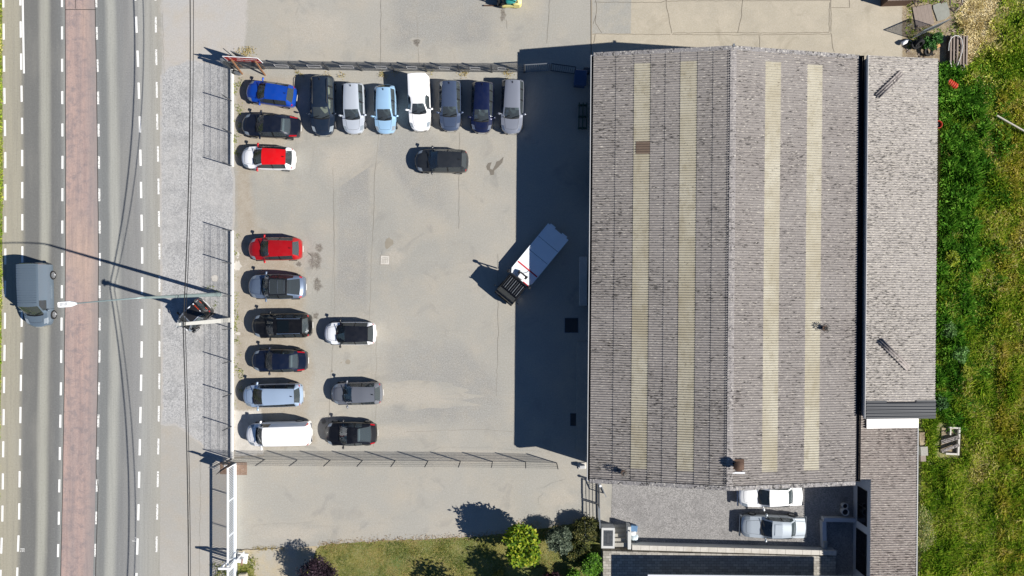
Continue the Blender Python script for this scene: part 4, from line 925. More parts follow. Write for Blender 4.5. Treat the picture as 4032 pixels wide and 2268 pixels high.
for i, (x, wd) in enumerate(((-.05, .10), (.05, .15), (.2, .17), (.34, .14), (.42, .06))): mb.v += [(x, -wd, .02), (x, -wd*.9, .22), (x, wd*.9, .22), (x, wd, .02)]
for i in range(4):
    for j in range(4): mb.f.append((i*4+j, i*4+(j+1) % 4, i*4+4+(j+1) % 4, i*4+4+j)); mb.mi.append(0)
mb.f += [(0, 1, 2, 3), (19, 18, 17, 16)]; mb.mi += [0, 0]; mb.build('lid', M_grey, lh, smooth=50)
MB().cbox((-.16, 0, .13), (.2, .32, .26), .05).build('clamp', M_black, lh); MB().cbox((-.3, 0, .12), (.12, .27, .22), .04).build('end_cap', M_grey, lh)
# ---------------------------------------------------------------- poles and wires
M_lampp = mat('green_grey_pole', '#8fa09f', .45, .4, .08, 3)
sp_ = empty('street_lamp', at(863, 1159), 0, 'tall grey-green street lamp pole with an arm reaching over the road', 'street lamp')
b0 = at(863, 1159); tp = at(571, 1172, 10.0)-b0; hd = at(296, 1195, 11.0)-b0
mb = MB(); mb.tube([(0, 0, 0), tuple(tp*.5), tuple(tp*1.0)], [.16, .125, .075], 14); mb.tube([(0, 0, 0), (0, 0, .5)], [.2, .17], 14); mb.build('pole', M_lampp, sp_, smooth=50)
mb = MB(); mb.tube([tuple(tp*.62-Vector((0, 0, .05))), tuple(tp*.62+Vector((0, 0, .05)))], .13, 12); mb.tube([tuple(tp*.66-Vector((0, 0, .05))), tuple(tp*.66+Vector((0, 0, .05)))], .125, 12); mb.build('collar', M_grey, sp_, smooth=50)
mb = MB(); arc = [tp+Vector((0, 0, -.1)), tp+Vector((-.08, 0, .22))]+[tp.lerp(hd, u)+Vector((0, 0, .72*(1-(1-u)**3)-.72*u+.22*(1-u))) for u in (.1, .2, .3, .42, .55, .7, .85, 1.)]; mb.tube(arc, [.06, .055]+[.05-.002*k for k in range(8)], 10); mb.build('arm', M_lampp, sp_, smooth=60)
lm = MB(); dd = (hd-tp).normalized(); nn = Vector((-dd.y, dd.x, 0))
def pt(u, v, z): q = hd+dd*u+nn*v; return (q.x, q.y, q.z+z)
pr = [(-.10, .05), (.05, .12), (.25, .19), (.85, .20), (.93, .17)]
for u, v in pr: lm.v += [pt(u, -v, -.06), pt(u, -v*.85, .07), pt(u, v*.85, .07), pt(u, v, -.06)]
for i in range(4):
    for j in range(4): lm.f.append((i*4+j, i*4+(j+1) % 4, i*4+4+(j+1) % 4, i*4+4+j)); lm.mi.append(0)
lm.f += [(0, 1, 2, 3), (19, 18, 17, 16)]; lm.mi += [0, 0]; lh_ = lm.build('lamp_head', M_whitep, sp_, smooth=40)
fi = MB()
for k in range(6): a_, b_ = Vector(pt(.42+k*.07, -.12, .077)), Vector(pt(.42+k*.07, .1, .077)); fi.bar(a_, b_, .02)
fi.build('cooling_fin', M_grey, lh_)
up = empty('utility_pole', at(903, 1260), 0, 'square concrete utility pole leaning over the tiny black car', 'pole')
b1 = at(903, 1260); t1 = at(700, 1277, 7.4)-b1
M_pole = mat('pale_concrete_pole', '#b3b2ac', .9, 0, .12, 3, .1)
mb = MB(); hw0, hw1 = .15, .10
vs = [(-hw0, -hw0*1.2, 0), (hw0, -hw0*1.2, 0), (hw0, hw0*1.2, 0), (-hw0, hw0*1.2, 0)]+[(t1.x+x, t1.y+y, t1.z) for x, y in ((-hw1, -hw1), (hw1, -hw1), (hw1, hw1), (-hw1, hw1))]
mb.add(vs, [(0, 3, 2, 1), (4, 5, 6, 7), (0, 1, 5, 4), (1, 2, 6, 5), (2, 3, 7, 6), (3, 0, 4, 7)])
for k in range(1, 12):   # step recesses cast as ledges
    q = t1*(k/12.5); ww = hw0+(hw1-hw0)*k/12.5; mb.box((q.x+ww*1.0, q.y, q.z), (.02, ww*1.2, .06))
mb.build('shaft', M_pole, up)
mb = MB(); q = t1*.965; mb.box((q.x, q.y, q.z), (.34, .34, .06)); mb.bar((q.x-.1, q.y-.28, q.z+.08), (q.x-.1, q.y+.28, q.z+.08), .07); mb.bar((q.x-.28, q.y, q.z-.12), (q.x+.28, q.y, q.z-.12), .06); mb.build('bracket', M_grey, up)
for dx in (-.12, .14):
    mb = MB(); mb.lathe([(.03, q.z+.1), (.055, q.z+.13), (.04, q.z+.17), (.055, q.z+.21), (.001, q.z+.25)], 10, Matrix.Translation((q.x-.1+dx*.3, q.y+dx, 0))); mb.build('insulator', M_grey, up, smooth=50)
def cable(label, r, pts):
    """hanging wire through control points (px, py, height)"""
    P = [at(*p) for p in pts]; P.sort(key=lambda v: v.y); ys = [p.y for p in P]; Y = np.linspace(ys[0], ys[-1], 90)
    import itertools
    def lag(vals):
        out = []
        for y in Y:
            k = int(np.searchsorted(ys, y)); k0 = 0 if y <= ypole else ysplit
            idx = [i for i in range(len(ys)) if (ys[i] <= ypole+1e-6 if y <= ypole else ys[i] >= ypole-1e-6)]
            v = 0.
            for i in idx:
                t_ = vals[i]
                for j in idx:
                    if j != i: t_ *= (y-ys[j])/(ys[i]-ys[j])
                v += t_
            out.append(v)
        return out
    ypole = max((p for p in P), key=lambda v: v.z).y; ysplit = 0
    X, Z = lag([p.x for p in P]), lag([p.z for p in P])
    mb = MB(); mb.tube([(x, y, z) for x, y, z in zip(X, Y, Z)], r, 6); o = mb.build('overhead_cable', mat('black_cable', '#1d1d1e', .7, 0, .1, 4), smooth=60); tag(o, label, 'cable')
cable('thicker black overhead cable strung along the roadside', .035, [(740, -480, 6.1), (748, 420, 5.4), (721, 1290, 7.15), (738, 1900, 5.9), (742, 2750, 6.2)])
cable('thinner lower overhead cable running beside the thick one', .022, [(756, -480, 5.5), (759, 420, 4.85), (729, 1290, 6.9), (746, 1900, 5.5), (749, 2750, 5.7)])
# ---------------------------------------------------------------- white sliding gate in the south-west
gx0 = at(929, 1822); gx1 = at(929, 2420)
sg = empty('sliding_gate', gx0, -math.pi/2, 'long white sliding gate with closely spaced upright bars', 'gate')
Lg = (gx0-gx1).length; M_gw = mat('gate_white', '#e9eef2', .4, .1, .04, 3)
MB().box((Lg/2, 0, 1.52), (Lg, .10, .10)).build('top_rail', M_gw, sg); MB().cbox((Lg/2, 0, .2), (Lg, .15, .26), .015).build('bottom_beam', M_gw, sg)
nb = min(100, int(Lg/.131)); bar0 = MB().box((0, 0, .90), (.035, .035, 1.14)).build('bar', M_gw, sg); bar0.location = (.06, 0, 0)
for k in range(1, nb): o = bar0.copy(); col.objects.link(o); o.parent = sg; o.location = (.06+k*.131, 0, 0)
for x in (.05, 2.65, 5.3, 8.0): MB().box((x, 0, .87), (.08, .07, 1.2)).build('upright', M_gw, sg)
MB().box((Lg/2, -.16, .03), (Lg, .06, .05)).build('ground_track', M_grey, sg)
# the gate's guide portal and motor block
gp_ = empty('gate_portal', at(928, 2197), 0, 'white steel guide portal straddling the sliding gate', 'gate post')
for x in (-.32, .36):
    MB().box((x, 0, 1.0), (.12, .14, 2.0)).build('post', M_whitep, gp_)
MB().box((.02, 0, 2.06), (.95, .16, .12)).build('crossbeam', M_whitep, gp_)
mb = MB(); mb.bar((.36, 0, 1.9), (.75, .55, .2), .1); mb.build('brace', M_whitep, gp_)
gm = empty('gate_motor', at(955, 2196), R(-8), 'white motor box on a concrete footing beside the gate portal', 'gate motor')
MB().cbox((0, 0, .06), (.85, .8, .12), .03).build('footing', M_wallcap, gm); MB().cbox((.05, -.05, .34), (.38, .3, .44), .05).build('housing', M_whitep, gm)
MB().box((-.18, .18, .24), (.25, .2, .24)).build('control_box', mat('grey_box', '#7e8184', .5, 0, .1, 4), gm); MB().box((.2, -.1, .57), (.1, .5, .04)).build('lid', mat('brown_lid', '#8a6a5c', .6, 0, .1, 4), gm)
# gate catching post, sign plate, plates on the ground
cpz = empty('catch_post', at(908, 1829), R(38), 'dark steel catching post with plates at the tip of the sliding gate', 'post')
MB().box((0, 0, .95), (.1, .1, 1.9)).build('post', M_black, cpz); MB().box((.25, 0, 1.15), (.5, .05, 1.3)).build('plate', M_black, cpz); MB().box((-.35, 0, 1.2), (.5, .04, .7)).build('plate', M_black, cpz)
o = MB().box((0, 0, .012), (.86, 1.0, .02)).build('ground_plate', M_rust); o.location = at(951, 1845, .012); tag(o, 'brown steel plate on the ground inside the tip of the sliding gate', 'steel plate')
o = MB().box((0, 0, .012), (.9, .96, .02)).build('ground_plate', M_rust); o.location = at(889, 1843, .012); tag(o, 'brown steel plate on the ground under the bars\' striped shadow', 'steel plate')
ms = empty('roadside_sign', at(879, 1818), R(2), 'small square sign plate on two thin posts beside the gate tip', 'sign')
for x in (-.11, .08): MB().box((x, 0, .95), (.05, .05, 1.9)).build('post', M_grey, ms)
MB().box((-.02, .04, 1.75), (.5, .02, .55)).build('plate', mat('sign_back', '#8c9196', .5, .2, .1, 4), ms)
o = MB().box((0, 0, .03), (.26, .16, .06)).build('paving_block', M_wallcap); o.location = at(889, 1834, .03); tag(o, 'small white block on the ground by the dark catching post', 'block')
o = MB().cbox((0, 0, .2), (.62, .4, .4), .03, .1).build('stone_block', M_conc); o.location = at(962, 2263, 0); tag(o, 'beige stone block among the weeds by the white gate', 'block')
# small steel gate by the warehouse corner
frame_gate('steel_gate', at(2354, 1902), at(2354, 1983), 1.0, 'dark steel gate leaf nearest the warehouse corner, three bars', M_post, 3, .07, vert=False)
frame_gate('steel_gate', at(2355, 1985), at(2357, 2064), 1.0, 'grey steel gate leaf nearest the garden bushes, three bars', M_grey, 3, .07, vert=False)
frame_gate('swing_barrier', at(2361, 1897), at(2381, 1944), .95, 'short pale steel barrier leaf swung open by the gate post', M_grey, 4, .06)
mb = MB(); mb.box((0, 0, .55), (.12, .12, 1.1)); mb.lathe([(.08, 1.1), (.11, 1.16), (.08, 1.22), (.001, 1.24)], 12); o = mb.build('gate_post', M_whitep); o.location = at(2356, 1897); tag(o, 'white gate post with a round cap by the warehouse corner', 'post')
fence('garden_fence', [at(2297, 2034), at(2299, 2084)], 1.3, 'short wire fence at the edge of the garden bushes', step=.08)
# ================================================================ TRUCK, FORKLIFT
fr_, bk_ = at(2045, 1098.5, .8), at(2198.5, 912, .8); d = fr_-bk_; Lb = d.length
tk = empty('recovery_truck', (bk_.x, bk_.y, .014), math.atan2(d.y, d.x), 'flatbed recovery truck with a white bed and black ribbed cab, half in the warehouse shadow', 'truck')
Wb = 2.05
M_bed = mat('white_bed', '#e9eff3', .55, .05, .08, 1.5); M_cab = mat('black_cab', '#0d0e12', .35, .1, .1, 4); M_redp = mat('red_paint', '#c2131c', .5, 0, .2, 8)
mb = MB(); P = [(0, -Wb/2), (Lb-.32, -Wb/2), (Lb, -Wb/2+.22), (Lb, Wb/2-.22), (Lb-.32, Wb/2), (0, Wb/2)]
mb.prism(P, .68, .8); mb.build('flat_bed', M_bed, tk)
mb = MB(); 
for y in (-Wb/2+.03, Wb/2-.03): mb.box(((Lb-.36)/2, y, .825), (Lb-.4, .05, .05))
for y in (-Wb/2+.03, Wb/2-.03): pass
mb.build('side_rail', M_bed, tk)
for x in (1.25, 2.5): MB().box((x, 0, .803), (.035, Wb-.12, .006)).build('bed_seam', M_grey, tk)
MB().box((Lb-1.0, 0, .815), (.10, Wb-.12, .03)).build('red_stop_bar', M_redp, tk)
for y in (-.6, .55): MB().box((-.06, y, .74), (.14, .5, .06)).build('loading_ramp', M_bed, tk)
wn = empty('winch', (0, 0, 0)); wn.parent = tk
mb = MB(); mb.tube([(Lb-.42, -.28, .95), (Lb-.42, .28, .95)], .11, 12); mb.build('drum', M_black, wn, smooth=40)
MB().box((Lb-.42, .36, .95), (.26, .14, .28)).build('motor', M_black, wn); MB().box((Lb-.42, -.36, .95), (.26, .1, .28)).build('motor', M_black, wn)
MB().tube([(Lb-.45, -.1, .9), (Lb-.75, .12, .83), (Lb-1.1, .2, .83)], .012, 5).build('cable', M_black, wn)
MB().cbox((Lb-.22, .0, 1.0), (.36, .5, .42), .04).build('tool_box', M_whitep, tk)
hb = empty('headboard', (0, 0, 0)); hb.parent = tk
mb = MB()
for y in (-.95, .95): mb.box((Lb+.06, y, 1.35), (.08, .08, 1.2))
mb.box((Lb+.06, 0, 1.97), (.09, 1.98, .08)); mb.box((Lb+.06, 0, 1.45), (.06, 1.82, .05)); mb.build('frame', M_black, hb)
for y in (-1.0, 1.0): MB().lathe([(.12, 1.95), (.13, 2.02), (.11, 2.12), (.001, 2.14)], 12, Matrix.Translation((Lb+.06, y, 0))).build('beacon', M_black, hb, smooth=40)
MB().box((Lb-.02, .6, 1.5), (.06, .5, .14)).build('light_bar', M_redp, hb)
# cab: side profile lofted across the width
cx = Lb+.16; CW = 1.72
prof = [(0, .45), (0, 1.78), (.08, 1.88), (1.05, 1.92), (1.2, 1.86), (1.56, 1.22), (1.72, 1.12), (1.78, .95), (1.8, .42)]
mb = MB(); n = len(prof)
for k, (y, ins) in enumerate(((-CW/2, .0), (-CW/2+.06, 0), (CW/2-.06, 0), (CW/2, 0))):
    for x, z in prof:
        zz = z-(.07 if k in (0, 3) and z > 1.7 else 0); xx = x-(.05 if k in (0, 3) and x > 1.5 else 0)
        tum = .10*max(0, z-1.0)*(1 if k in (2, 3) else -1); mb.v.append((cx+xx, y-tum, zz))
for k in range(3):
    for i in range(n-1):
        if k == 1 and i == 4: continue
        mb.f.append((k*n+i, k*n+i+1, k*n+n+i+1, k*n+n+i)); mb.mi.append(0)
mb.f += [tuple(range(n)), tuple(range(4*n-1, 3*n-1, -1))]; mb.mi += [0, 0]
mb.f += [(0*n, n, n+n-1, n-1), (n, 2*n, 3*n-1, 2*n-1), (2*n, 3*n, 4*n-1, 3*n-1)]; mb.mi += [0]*3
mb.build('cab', M_cab, tk, smooth=25)
mb = MB(); w0, w1 = CW/2-.06-.086, CW/2-.06-.022; mb.add([(cx+1.2, -w0, 1.86), (cx+1.56, -w1, 1.22), (cx+1.56, w1, 1.22), (cx+1.2, w0, 1.86)], [(0, 1, 2, 3)]); mb.build('windscreen', glassmat('truck_glass', (.5, .52, .5)), tk)
MB().box((cx+.75, 0, .8), (1.2, CW*.8, .1)).build('cab_floor', M_int, tk)
MB().box((cx+1.38, 0, 1.1), (.25, CW*.78, .1)).build('dashboard', M_seat, tk)
for y in (-.4, .4): MB().cbox((cx+.35, y, 1.25), (.2, .5, .7), .06).build('seat', M_seat, tk)
for k in range(8):
    y = -.62+k*.177; MB().cbox((cx+.58, y, 1.945), (.95, .045, .05), .01).build('roof_rib', M_grey if k % 2 else M_post, tk)
for sd in (-1, 1):
    mb = MB(); mb.bar((cx+1.35, sd*.86, 1.25), (cx+1.4, sd*1.12, 1.4), .03); mb.cbox((cx+1.4, sd*1.14, 1.42), (.07, .13, .32), .02); mb.build('mirror', M_black, tk)
    mb = MB(); mb.add([(cx+.35, sd*(CW/2+.004-.05), 1.25), (cx+1.3, sd*(CW/2+.004-.05), 1.25), (cx+1.08, sd*(CW/2+.004-.09), 1.68), (cx+.35, sd*(CW/2+.004-.09), 1.68)], [(0, 1, 2, 3)]); mb.build('side_window', G_dark, tk)
    MB().box((cx+1.8, sd*.6, .68), (.05, .26, .16)).build('headlight', M_head, tk)
mb = MB(); mb.cbox((cx+1.82, 0, .42), (.16, 1.72, .2), .05); mb.build('bumper', M_black, tk)
mb = MB()
for y in (-.38, .38): mb.box((Lb/2+.3, y, .58), (Lb+.8, .1, .18))
mb.box((Lb/2, 0, .58), (.1, .7, .1)); mb.build('chassis', M_black, tk)
for x in (1.15, cx+1.05):
    for sd in (-1, 1):
        M4 = Matrix.Translation((x, sd*(.84 if x < 3 else .78), .34)) @ Matrix.Rotation(-sd*math.pi/2, 4, 'X')
        wl = empty('wheel'); wl.parent = tk
        MB().lathe([(.2, -.11), (.32, -.11), (.34, -.07), (.34, .07), (.32, .11), (.2, .11)], 20, M4).build('tyre', M_tyre, wl, smooth=40); MB().lathe([(.2, .1), (.18, .05), (.001, .06)], 16, M4).build('rim', M_rim, wl, smooth=40)
# ---------------------------------------------------------------- forklift at the top edge
fk = empty('forklift', at(2030, 4), math.pi, 'forklift with a pale yellow and teal body at the top edge of the lot', 'forklift')
M_yel = mat('pale_yellow_paint', '#d8cd84', .5, .05, .12, 5); M_teal = mat('teal_paint', '#2f8f88', .5, .05, .15, 5)
mb = MB(); mb.cbox((-.1, 0, .55), (.75, 1.26, .75), .16); mb.build('counterweight', M_yel, fk, smooth=40)
mb = MB(); mb.cbox((.3, .0, .78), (.9, 1.06, .35), .1); mb.build('body', M_teal, fk, smooth=40)
for y in (-.58, .58): MB().cbox((.5, y, .42), (1.1, .11, .3), .03).build('side_sill', M_yel, fk)
mb = MB(); mb.cbox((.25, 0, 1.1), (.5, .52, .16), .06); mb.cbox((.0, 0, 1.35), (.14, .5, .5), .05); mb.build('seat', M_black, fk, smooth=40)
mb = MB()
for x, y in ((-.15, -.5), (-.15, .5), (.95, -.45), (.95, .45)): mb.bar((x, y, .9), (x+.1, y*.92, 2.05), .06)
for y in (-.46, .46): mb.bar((-.05, y, 2.05), (1.05, y, 2.05), .07)
for x in (-.05, .2, .45, .7, 1.05): mb.bar((x, -.46, 2.05), (x, .46, 2.05), .05)
mb.build('overhead_guard', M_black, fk)
mb = MB(); mb.bar((.85, 0, .9), (.72, 0, 1.3), .05); mb.tube([(.72+.0*k, .17*math.cos(k*math.pi/6), 1.32+.17*math.sin(k*math.pi/6)) for k in range(13)], .02, 6); mb.build('steering_wheel', M_black, fk)
mt = empty('mast'); mt.parent = fk
for y in (-.36, .36): MB().box((1.28, y, 1.1), (.12, .1, 2.1)).build('upright', M_black, mt)
for z in (.35, 1.2, 2.1): MB().box((1.28, 0, z), (.1, .62, .1)).build('cross_member', M_black, mt)
MB().tube([(1.22, 0, .3), (1.22, 0, 1.9)], .05, 10).build('lift_cylinder', M_grey, mt)
MB().box((1.4, 0, .5), (.06, 1.0, .45)).build('carriage', M_black, mt)
for y in (-.32, .40): MB().box((1.95, y, .1), (1.1, .1, .04)).build('fork', M_rustm, mt)
for x, r_, y in ((1.0, .3, .5), (1.0, .3, -.5), (.0, .24, .5), (.0, .24, -.5)):
    M4 = Matrix.Translation((x, y, r_)) @ Matrix.Rotation(math.pi/2*(-1 if y > 0 else 1), 4, 'X'); wl = empty('wheel'); wl.parent = fk
    MB().lathe([(r_*.55, -.1), (r_, -.09), (r_, .09), (r_*.55, .1)], 18, M4).build('tyre', M_tyre, wl, smooth=40); MB().lathe([(r_*.55, .09), (.001, .08)], 14, M4).build('rim', M_rim, wl)
# ================================================================ THINGS ABOUT THE YARD
mh = empty('manhole_cover', at(1516, 1024, .010), R(-2), 'pale square manhole cover in the middle of the lot', 'manhole cover')
MB().box((0, 0, .0), (.76, .76, .012)).build('rim', mat('cover_rim', '#9b948a', .9, 0, .1, 6), mh); MB().box((0, 0, .007), (.66, .66, .012)).build('plate', M_white, mh)
mb = MB()
for k in range(4): mb.box((-.22+k*.14, -.02+.03*(k % 2), .015), (.02, .42, .006)); mb.box((-.02, -.22+k*.14, .0152), (.36, .02, .006))
mb.build('cast_pattern', mat('cover_groove', '#8d867b', .9, 0, .1, 6), mh)
for (x, y, wx, wy, lab) in ((2250, 1281, 1.12, 1.22, 'dark steel pit cover in the shade in front of the big doors'), (2271, 1652, 1.1, 1.06, 'dark steel pit cover in the shade near the wire fence')):
    o = empty('pit_cover', at(x, y, .010), 0, lab, 'pit cover'); MB().box((0, 0, .0), (wx, wy, .014)).build('frame', M_grey, o); MB().box((0, 0, .008), (wx-.08, wy-.08, .014)).build('plate', mat('black_pit_cover', '#34373a', .8, 0, .2, 4), o)
o = MB().cbox((0, 0, .13), (.62, 3.85, .26), .03).build('concrete_ramp', M_white); o.location = at(2296, 1107); tag(o, 'long concrete loading step along the warehouse door', 'step')
o = MB().cbox((0, 0, .04), (.95, 8.6, .08), .02).build('doorway_kerb', M_concg); o.location = at(2293, 1560); o.rotation_euler = (0, 0, TH); tag(o, 'narrow raised concrete footpath at the foot of the warehouse wall', 'footpath')
da = empty('junction_box', at(2291, 1833), R(4), 'small grey meter box on a pad at the warehouse corner', 'box')
MB().cbox((0, 0, .05), (.62, .5, .1), .03).build('pad', M_white, da); MB().cbox((0, 0, .3), (.44, .24, .42), .03).build('box', M_gut, da)
# dumpster in the shade
du = empty('waste_container', at(2281, 322), R(-5), 'dark blue lidded waste container standing in the warehouse shadow', 'waste container')
M_blue = mat('dark_blue_plastic', '#2d4568', .5, 0, .1, 4)
mb = MB(); mb.prism([(-.42, -.52), (.42, -.52), (.42, .52), (-.42, .52)], .15, 1.0); mb.build('bin', M_blue, du); mb = MB(); mb.cbox((0, 0, 1.06), (.98, 1.2, .12), .05); mb.build('lid', M_blue, du)
for x in (-.35, .35):
    for y in (-.45, .45): MB().tube([(x, y-.03, .08), (x, y+.03, .08)], .08, 10).build('wheel', M_tyre, du)
o = MB().cbox((0, 0, .3), (.5, .4, .6), .04).build('storage_box', mat('dark_box', '#3c4149', .7, 0, .1, 4)); o.location = at(2308, 284); tag(o, 'small dark box behind the waste container', 'box')
bn = empty('steel_rack', at(2293, 462), R(-1), 'long dark green steel rack lying along the warehouse wall', 'rack')
M_green = mat('dark_green_paint', '#2f4a3e', .6, 0, .1, 4)
for x in (-.3, 0, .3): MB().box((x, 0, .42), (.08, 2.1, .06)).build('rail', M_green, bn)
for y in (-.9, 0, .9): MB().box((0, y, .2), (.7, .07, .38)).build('support', M_green, bn)
# ---------------------------------------------------------------- courtyard walls, steps, pots
def wallbox(name, label, p, q, th, h, m, capm=None, z0=0., caps=None):
    d = q-p; L = d.length; rt_ = empty(name, (p.x, p.y, z0), math.atan2(d.y, d.x), label, 'wall')
    MB().box((L/2, 0, h/2), (L, th, h)).build('wall', m, rt_)
    n = max(1, round(L/.5)) if caps is None else caps
    for k in range(n): MB().cbox((L*(k+.5)/n, 0, h+.03), (L/n-.008, th+.08, .06), .012).build('coping_slab', capm or M_white, rt_)
    return rt_
M_blockw = mat('pale_blockwork', '#c3c3bf', .85, 0, .08, 4)
wallbox('retaining_wall', 'long white-capped retaining wall between the gravel courtyard and the terrace', at(2482, 2140), at(3274, 2162), .3, .80, M_blockw, caps=24)
wallbox('garden_wall', 'low white wall beside the two round pots, joining the outbuilding', at(3232, 2037), at(3358, 2040), .24, .5, M_wallw, M_wallw, caps=1)
wallbox('garden_wall', 'low white wall running down to the retaining wall, shaded by the outbuilding', at(3233, 2045), at(3236, 2150), .24, .5, M_wallw, M_wallw, caps=2)
o = MB().cbox((0, 0, .62), (.26, .5, .12), .02).build('stone_slab', M_concg); o.location = at(3236, 2132); tag(o, 'grey slab lying on the end of the low white wall', 'slab')
M_pot = mat('pale_grey_pot', '#bfc0c0', .7, 0, .08, 5)
for px, py, r_, lab in ((3318, 1986, .235, 'smaller of the two round grey pots by the outbuilding wall'), (3316, 2008, .29, 'larger of the two round grey pots by the outbuilding wall')):
    o = empty('plant_pot', at(px, py, .012), 0, lab, 'pot'); h_ = r_*2.0
    MB().lathe([(.001, .02), (r_*.72, .02), (r_*.9, h_*.4), (r_, h_), (r_*.8, h_), (r_*.74, h_-.1), (.001, h_-.12)], 22).build('pot', M_pot, o, smooth=40); MB().lathe([(.001, h_-.09), (r_*.76, h_-.09)], 22).build('soil', M_black, o)
pc = empty('grated_pillar', at(2388, 2101), R(-.8), 'white block enclosure topped with a dark steel grating beside the steps', 'pillar')
mb = MB()
for x in (-.44, .44): mb.box((x, 0, .5), (.14, 1.58, 1.0))
for y in (-.70, .70): mb.box((0, y, .5), (.738, .18, 1.0))
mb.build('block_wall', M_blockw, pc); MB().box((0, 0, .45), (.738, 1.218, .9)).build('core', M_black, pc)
mb = MB()
for k in range(9): mb.box((-.32+k*.08, 0, .985), (.018, 1.2, .03))
for k in range(13): mb.box((0, -.58+k*.097, .9855), (.735, .018, .03))
mb.build('grating', M_grey, pc); MB().box((0, 0, 1.003), (.22, .8, .02)).build('grate_hatch', M_post, pc)
st = empty('garden_steps', at(2439, 2060), 0, 'grey concrete steps climbing from the gravel courtyard to the terrace', 'steps')
for k in range(5): MB().box((0, -.22-k*.30, (.155*(k+1))/2), (.96, .298, .155*(k+1)-.001*k)).build('step', M_concg, st)
sw = empty('step_wall', at(2470, 2060), 0, 'narrow white wall slab on the courtyard side of the steps', 'wall'); MB().cbox((0, -.82, .5), (.26, 1.75, 1.0), .02).build('wall', M_blockw, sw)
MB().box((0, -.25, 1.03), (.08, .08, .06)).build('lamp_socket', M_black, sw); MB().box((-.18, -.42, .8), (.12, .1, .1)).build('tap', M_grey, sw)
cr = empty('blue_crate', at(2493, 2074), R(-6), 'blue lidded crate against the narrow white wall by the steps', 'crate'); M_cb = mat('faded_blue', '#55789a', .6, 0, .12, 5)
MB().cbox((0, 0, .2), (.48, .42, .4), .04).build('box', M_cb, cr); MB().cbox((0, 0, .43), (.52, .46, .05), .02).build('lid', M_cb, cr)
def sack(label, p, sx, sy, sz, rz, m):
    o = MB(); nx, ny = 8, 6
    for i in range(nx+1):
        for j in range(ny+1):
            u, v = i/nx*2-1, j/ny*2-1; b_ = (1-abs(u)**3)*(1-abs(v)**3); o.v.append((u*sx/2*(1-.12*abs(v)**2), v*sy/2*(1-.12*abs(u)**2), sz*b_**.5*(.85+.15*random.random())))
    for i in range(nx):
        for j in range(ny): a = i*(ny+1)+j; o.f.append((a, a+ny+1, a+ny+2, a+1)); o.mi.append(0)
    o = o.build('sack', m, smooth=60); o.location = p; o.rotation_euler = (0, 0, rz); tag(o, label, 'sack')
sack('bright white plump sack by the steps, behind the blue crate', at(2490, 2094), .55, .5, .42, .3, M_whitep)
sack('pale bluish sack against the retaining wall by the steps', at(2496, 2116), .68, .52, .38, -.1, mat('pale_blue_sack', '#c3d0d6', .7, 0, .1, 5))
# ---------------------------------------------------------------- north-east corner: boards, tyres, cages, drums
M_oldw = mat('weathered_wood', '#8d8076', .9, 0, .22, 6, .2); M_darkw = mat('dark_old_timber', '#4a4039', .9, 0, .3, 6)
bd = empty('old_door_panel', at(3634, 63), R(11), 'weathered wooden panel lying on littered soil by the concrete yard', 'panel')
for k in range(5): MB().box((-.58+k*.29, 0, .05), (.284, 1.6, .06)).build('plank', M_oldw, bd)
for y in (-.5, .5): MB().box((0, y, .01), (1.4, .12, .03)).build('batten', M_darkw, bd)
ss = [(x-3704, -(y-48)) for x, y in ((3672, 22), (3690, 14), (3726, 10), (3736, 40), (3738, 62), (3722, 76), (3690, 84), (3682, 60), (3673, 36))]
o = MB().prism([(x*.02, y*.02) for x, y in ss], 0, .07).build('stone_slab', mat('mottled_grey_stone', '#8e8f85', .9, 0, .2, 4, .2)); o.location = at(3704, 48); tag(o, 'irregular grey stone slab beside the weathered wooden panel', 'slab')
wc = empty('scrap_skip', at(3516, -8), R(2), 'dark rusty ribbed metal skip at the top edge by the littered soil', 'skip')
MB().box((0, 0, .55), (2.0, 1.3, 1.1)).build('tub', M_rustm, wc)
for k in range(8): MB().box((-.88+k*.25, 0, 1.12), (.06, 1.36, .06)).build('rib', M_darkw, wc)
for y in (-.62, .62): MB().box((0, y, 1.14), (2.08, .1, .09)).build('rim', M_oldw, wc)
mb = MB()
for _ in range(14):
    a = random.random()*6.28; x, y = random.uniform(-.5, .5), random.uniform(-.25, .25); mb.bar((x, y, .1+random.random()*.3), (x+math.cos(a)*.7, y+math.sin(a)*.5, .15+random.random()*.5), .05)
o = mb.build('scrap_pile', M_darkw); o.location = at(3595, 4); tag(o, 'tangle of dark scrap wood beside the rusty skip', 'scrap pile', kind='stuff')
# fence panel and gate leaf leaning at the corner
frame_gate('mesh_gate', at(3587, 152), at(3690, 108), 1.7, 'galvanised mesh gate standing across the littered soil behind the lean-to', M_grey, 22, .05)
def tyre(label, p, r_, rot, tilt=0.):
    o = MB().lathe([(r_*.58, -.09), (r_*.92, -.11), (r_, -.07), (r_, .07), (r_*.92, .11), (r_*.58, .09), (r_*.62, 0), (r_*.58, -.09)], 24).build('old_tyre', M_tyre, smooth=40)
    o.location = p; o.rotation_euler = (tilt, 0, rot); tag(o, label, 'tyre', 'old tyres behind the lean-to')
tyre('old tyre leaning half upright among green leaves behind the lean-to', at(3620, 172, .45), .38, .3, 1.0); tyre('old tyre lying flat nearest the shed roof edge', at(3655, 202, .25), .37, .1, .25)
tyre('old tyre lying flat in the shade left of the leaning tyre', at(3603, 175, .12), .33, 0); tyre('old tyre on top of the flat shaded tyre', at(3603, 178, .35), .32, .2, .1)
gc = empty('gas_cylinder', at(3561, 167, .22), R(28), 'white gas cylinder lying in the shade behind the lean-to', 'gas cylinder')
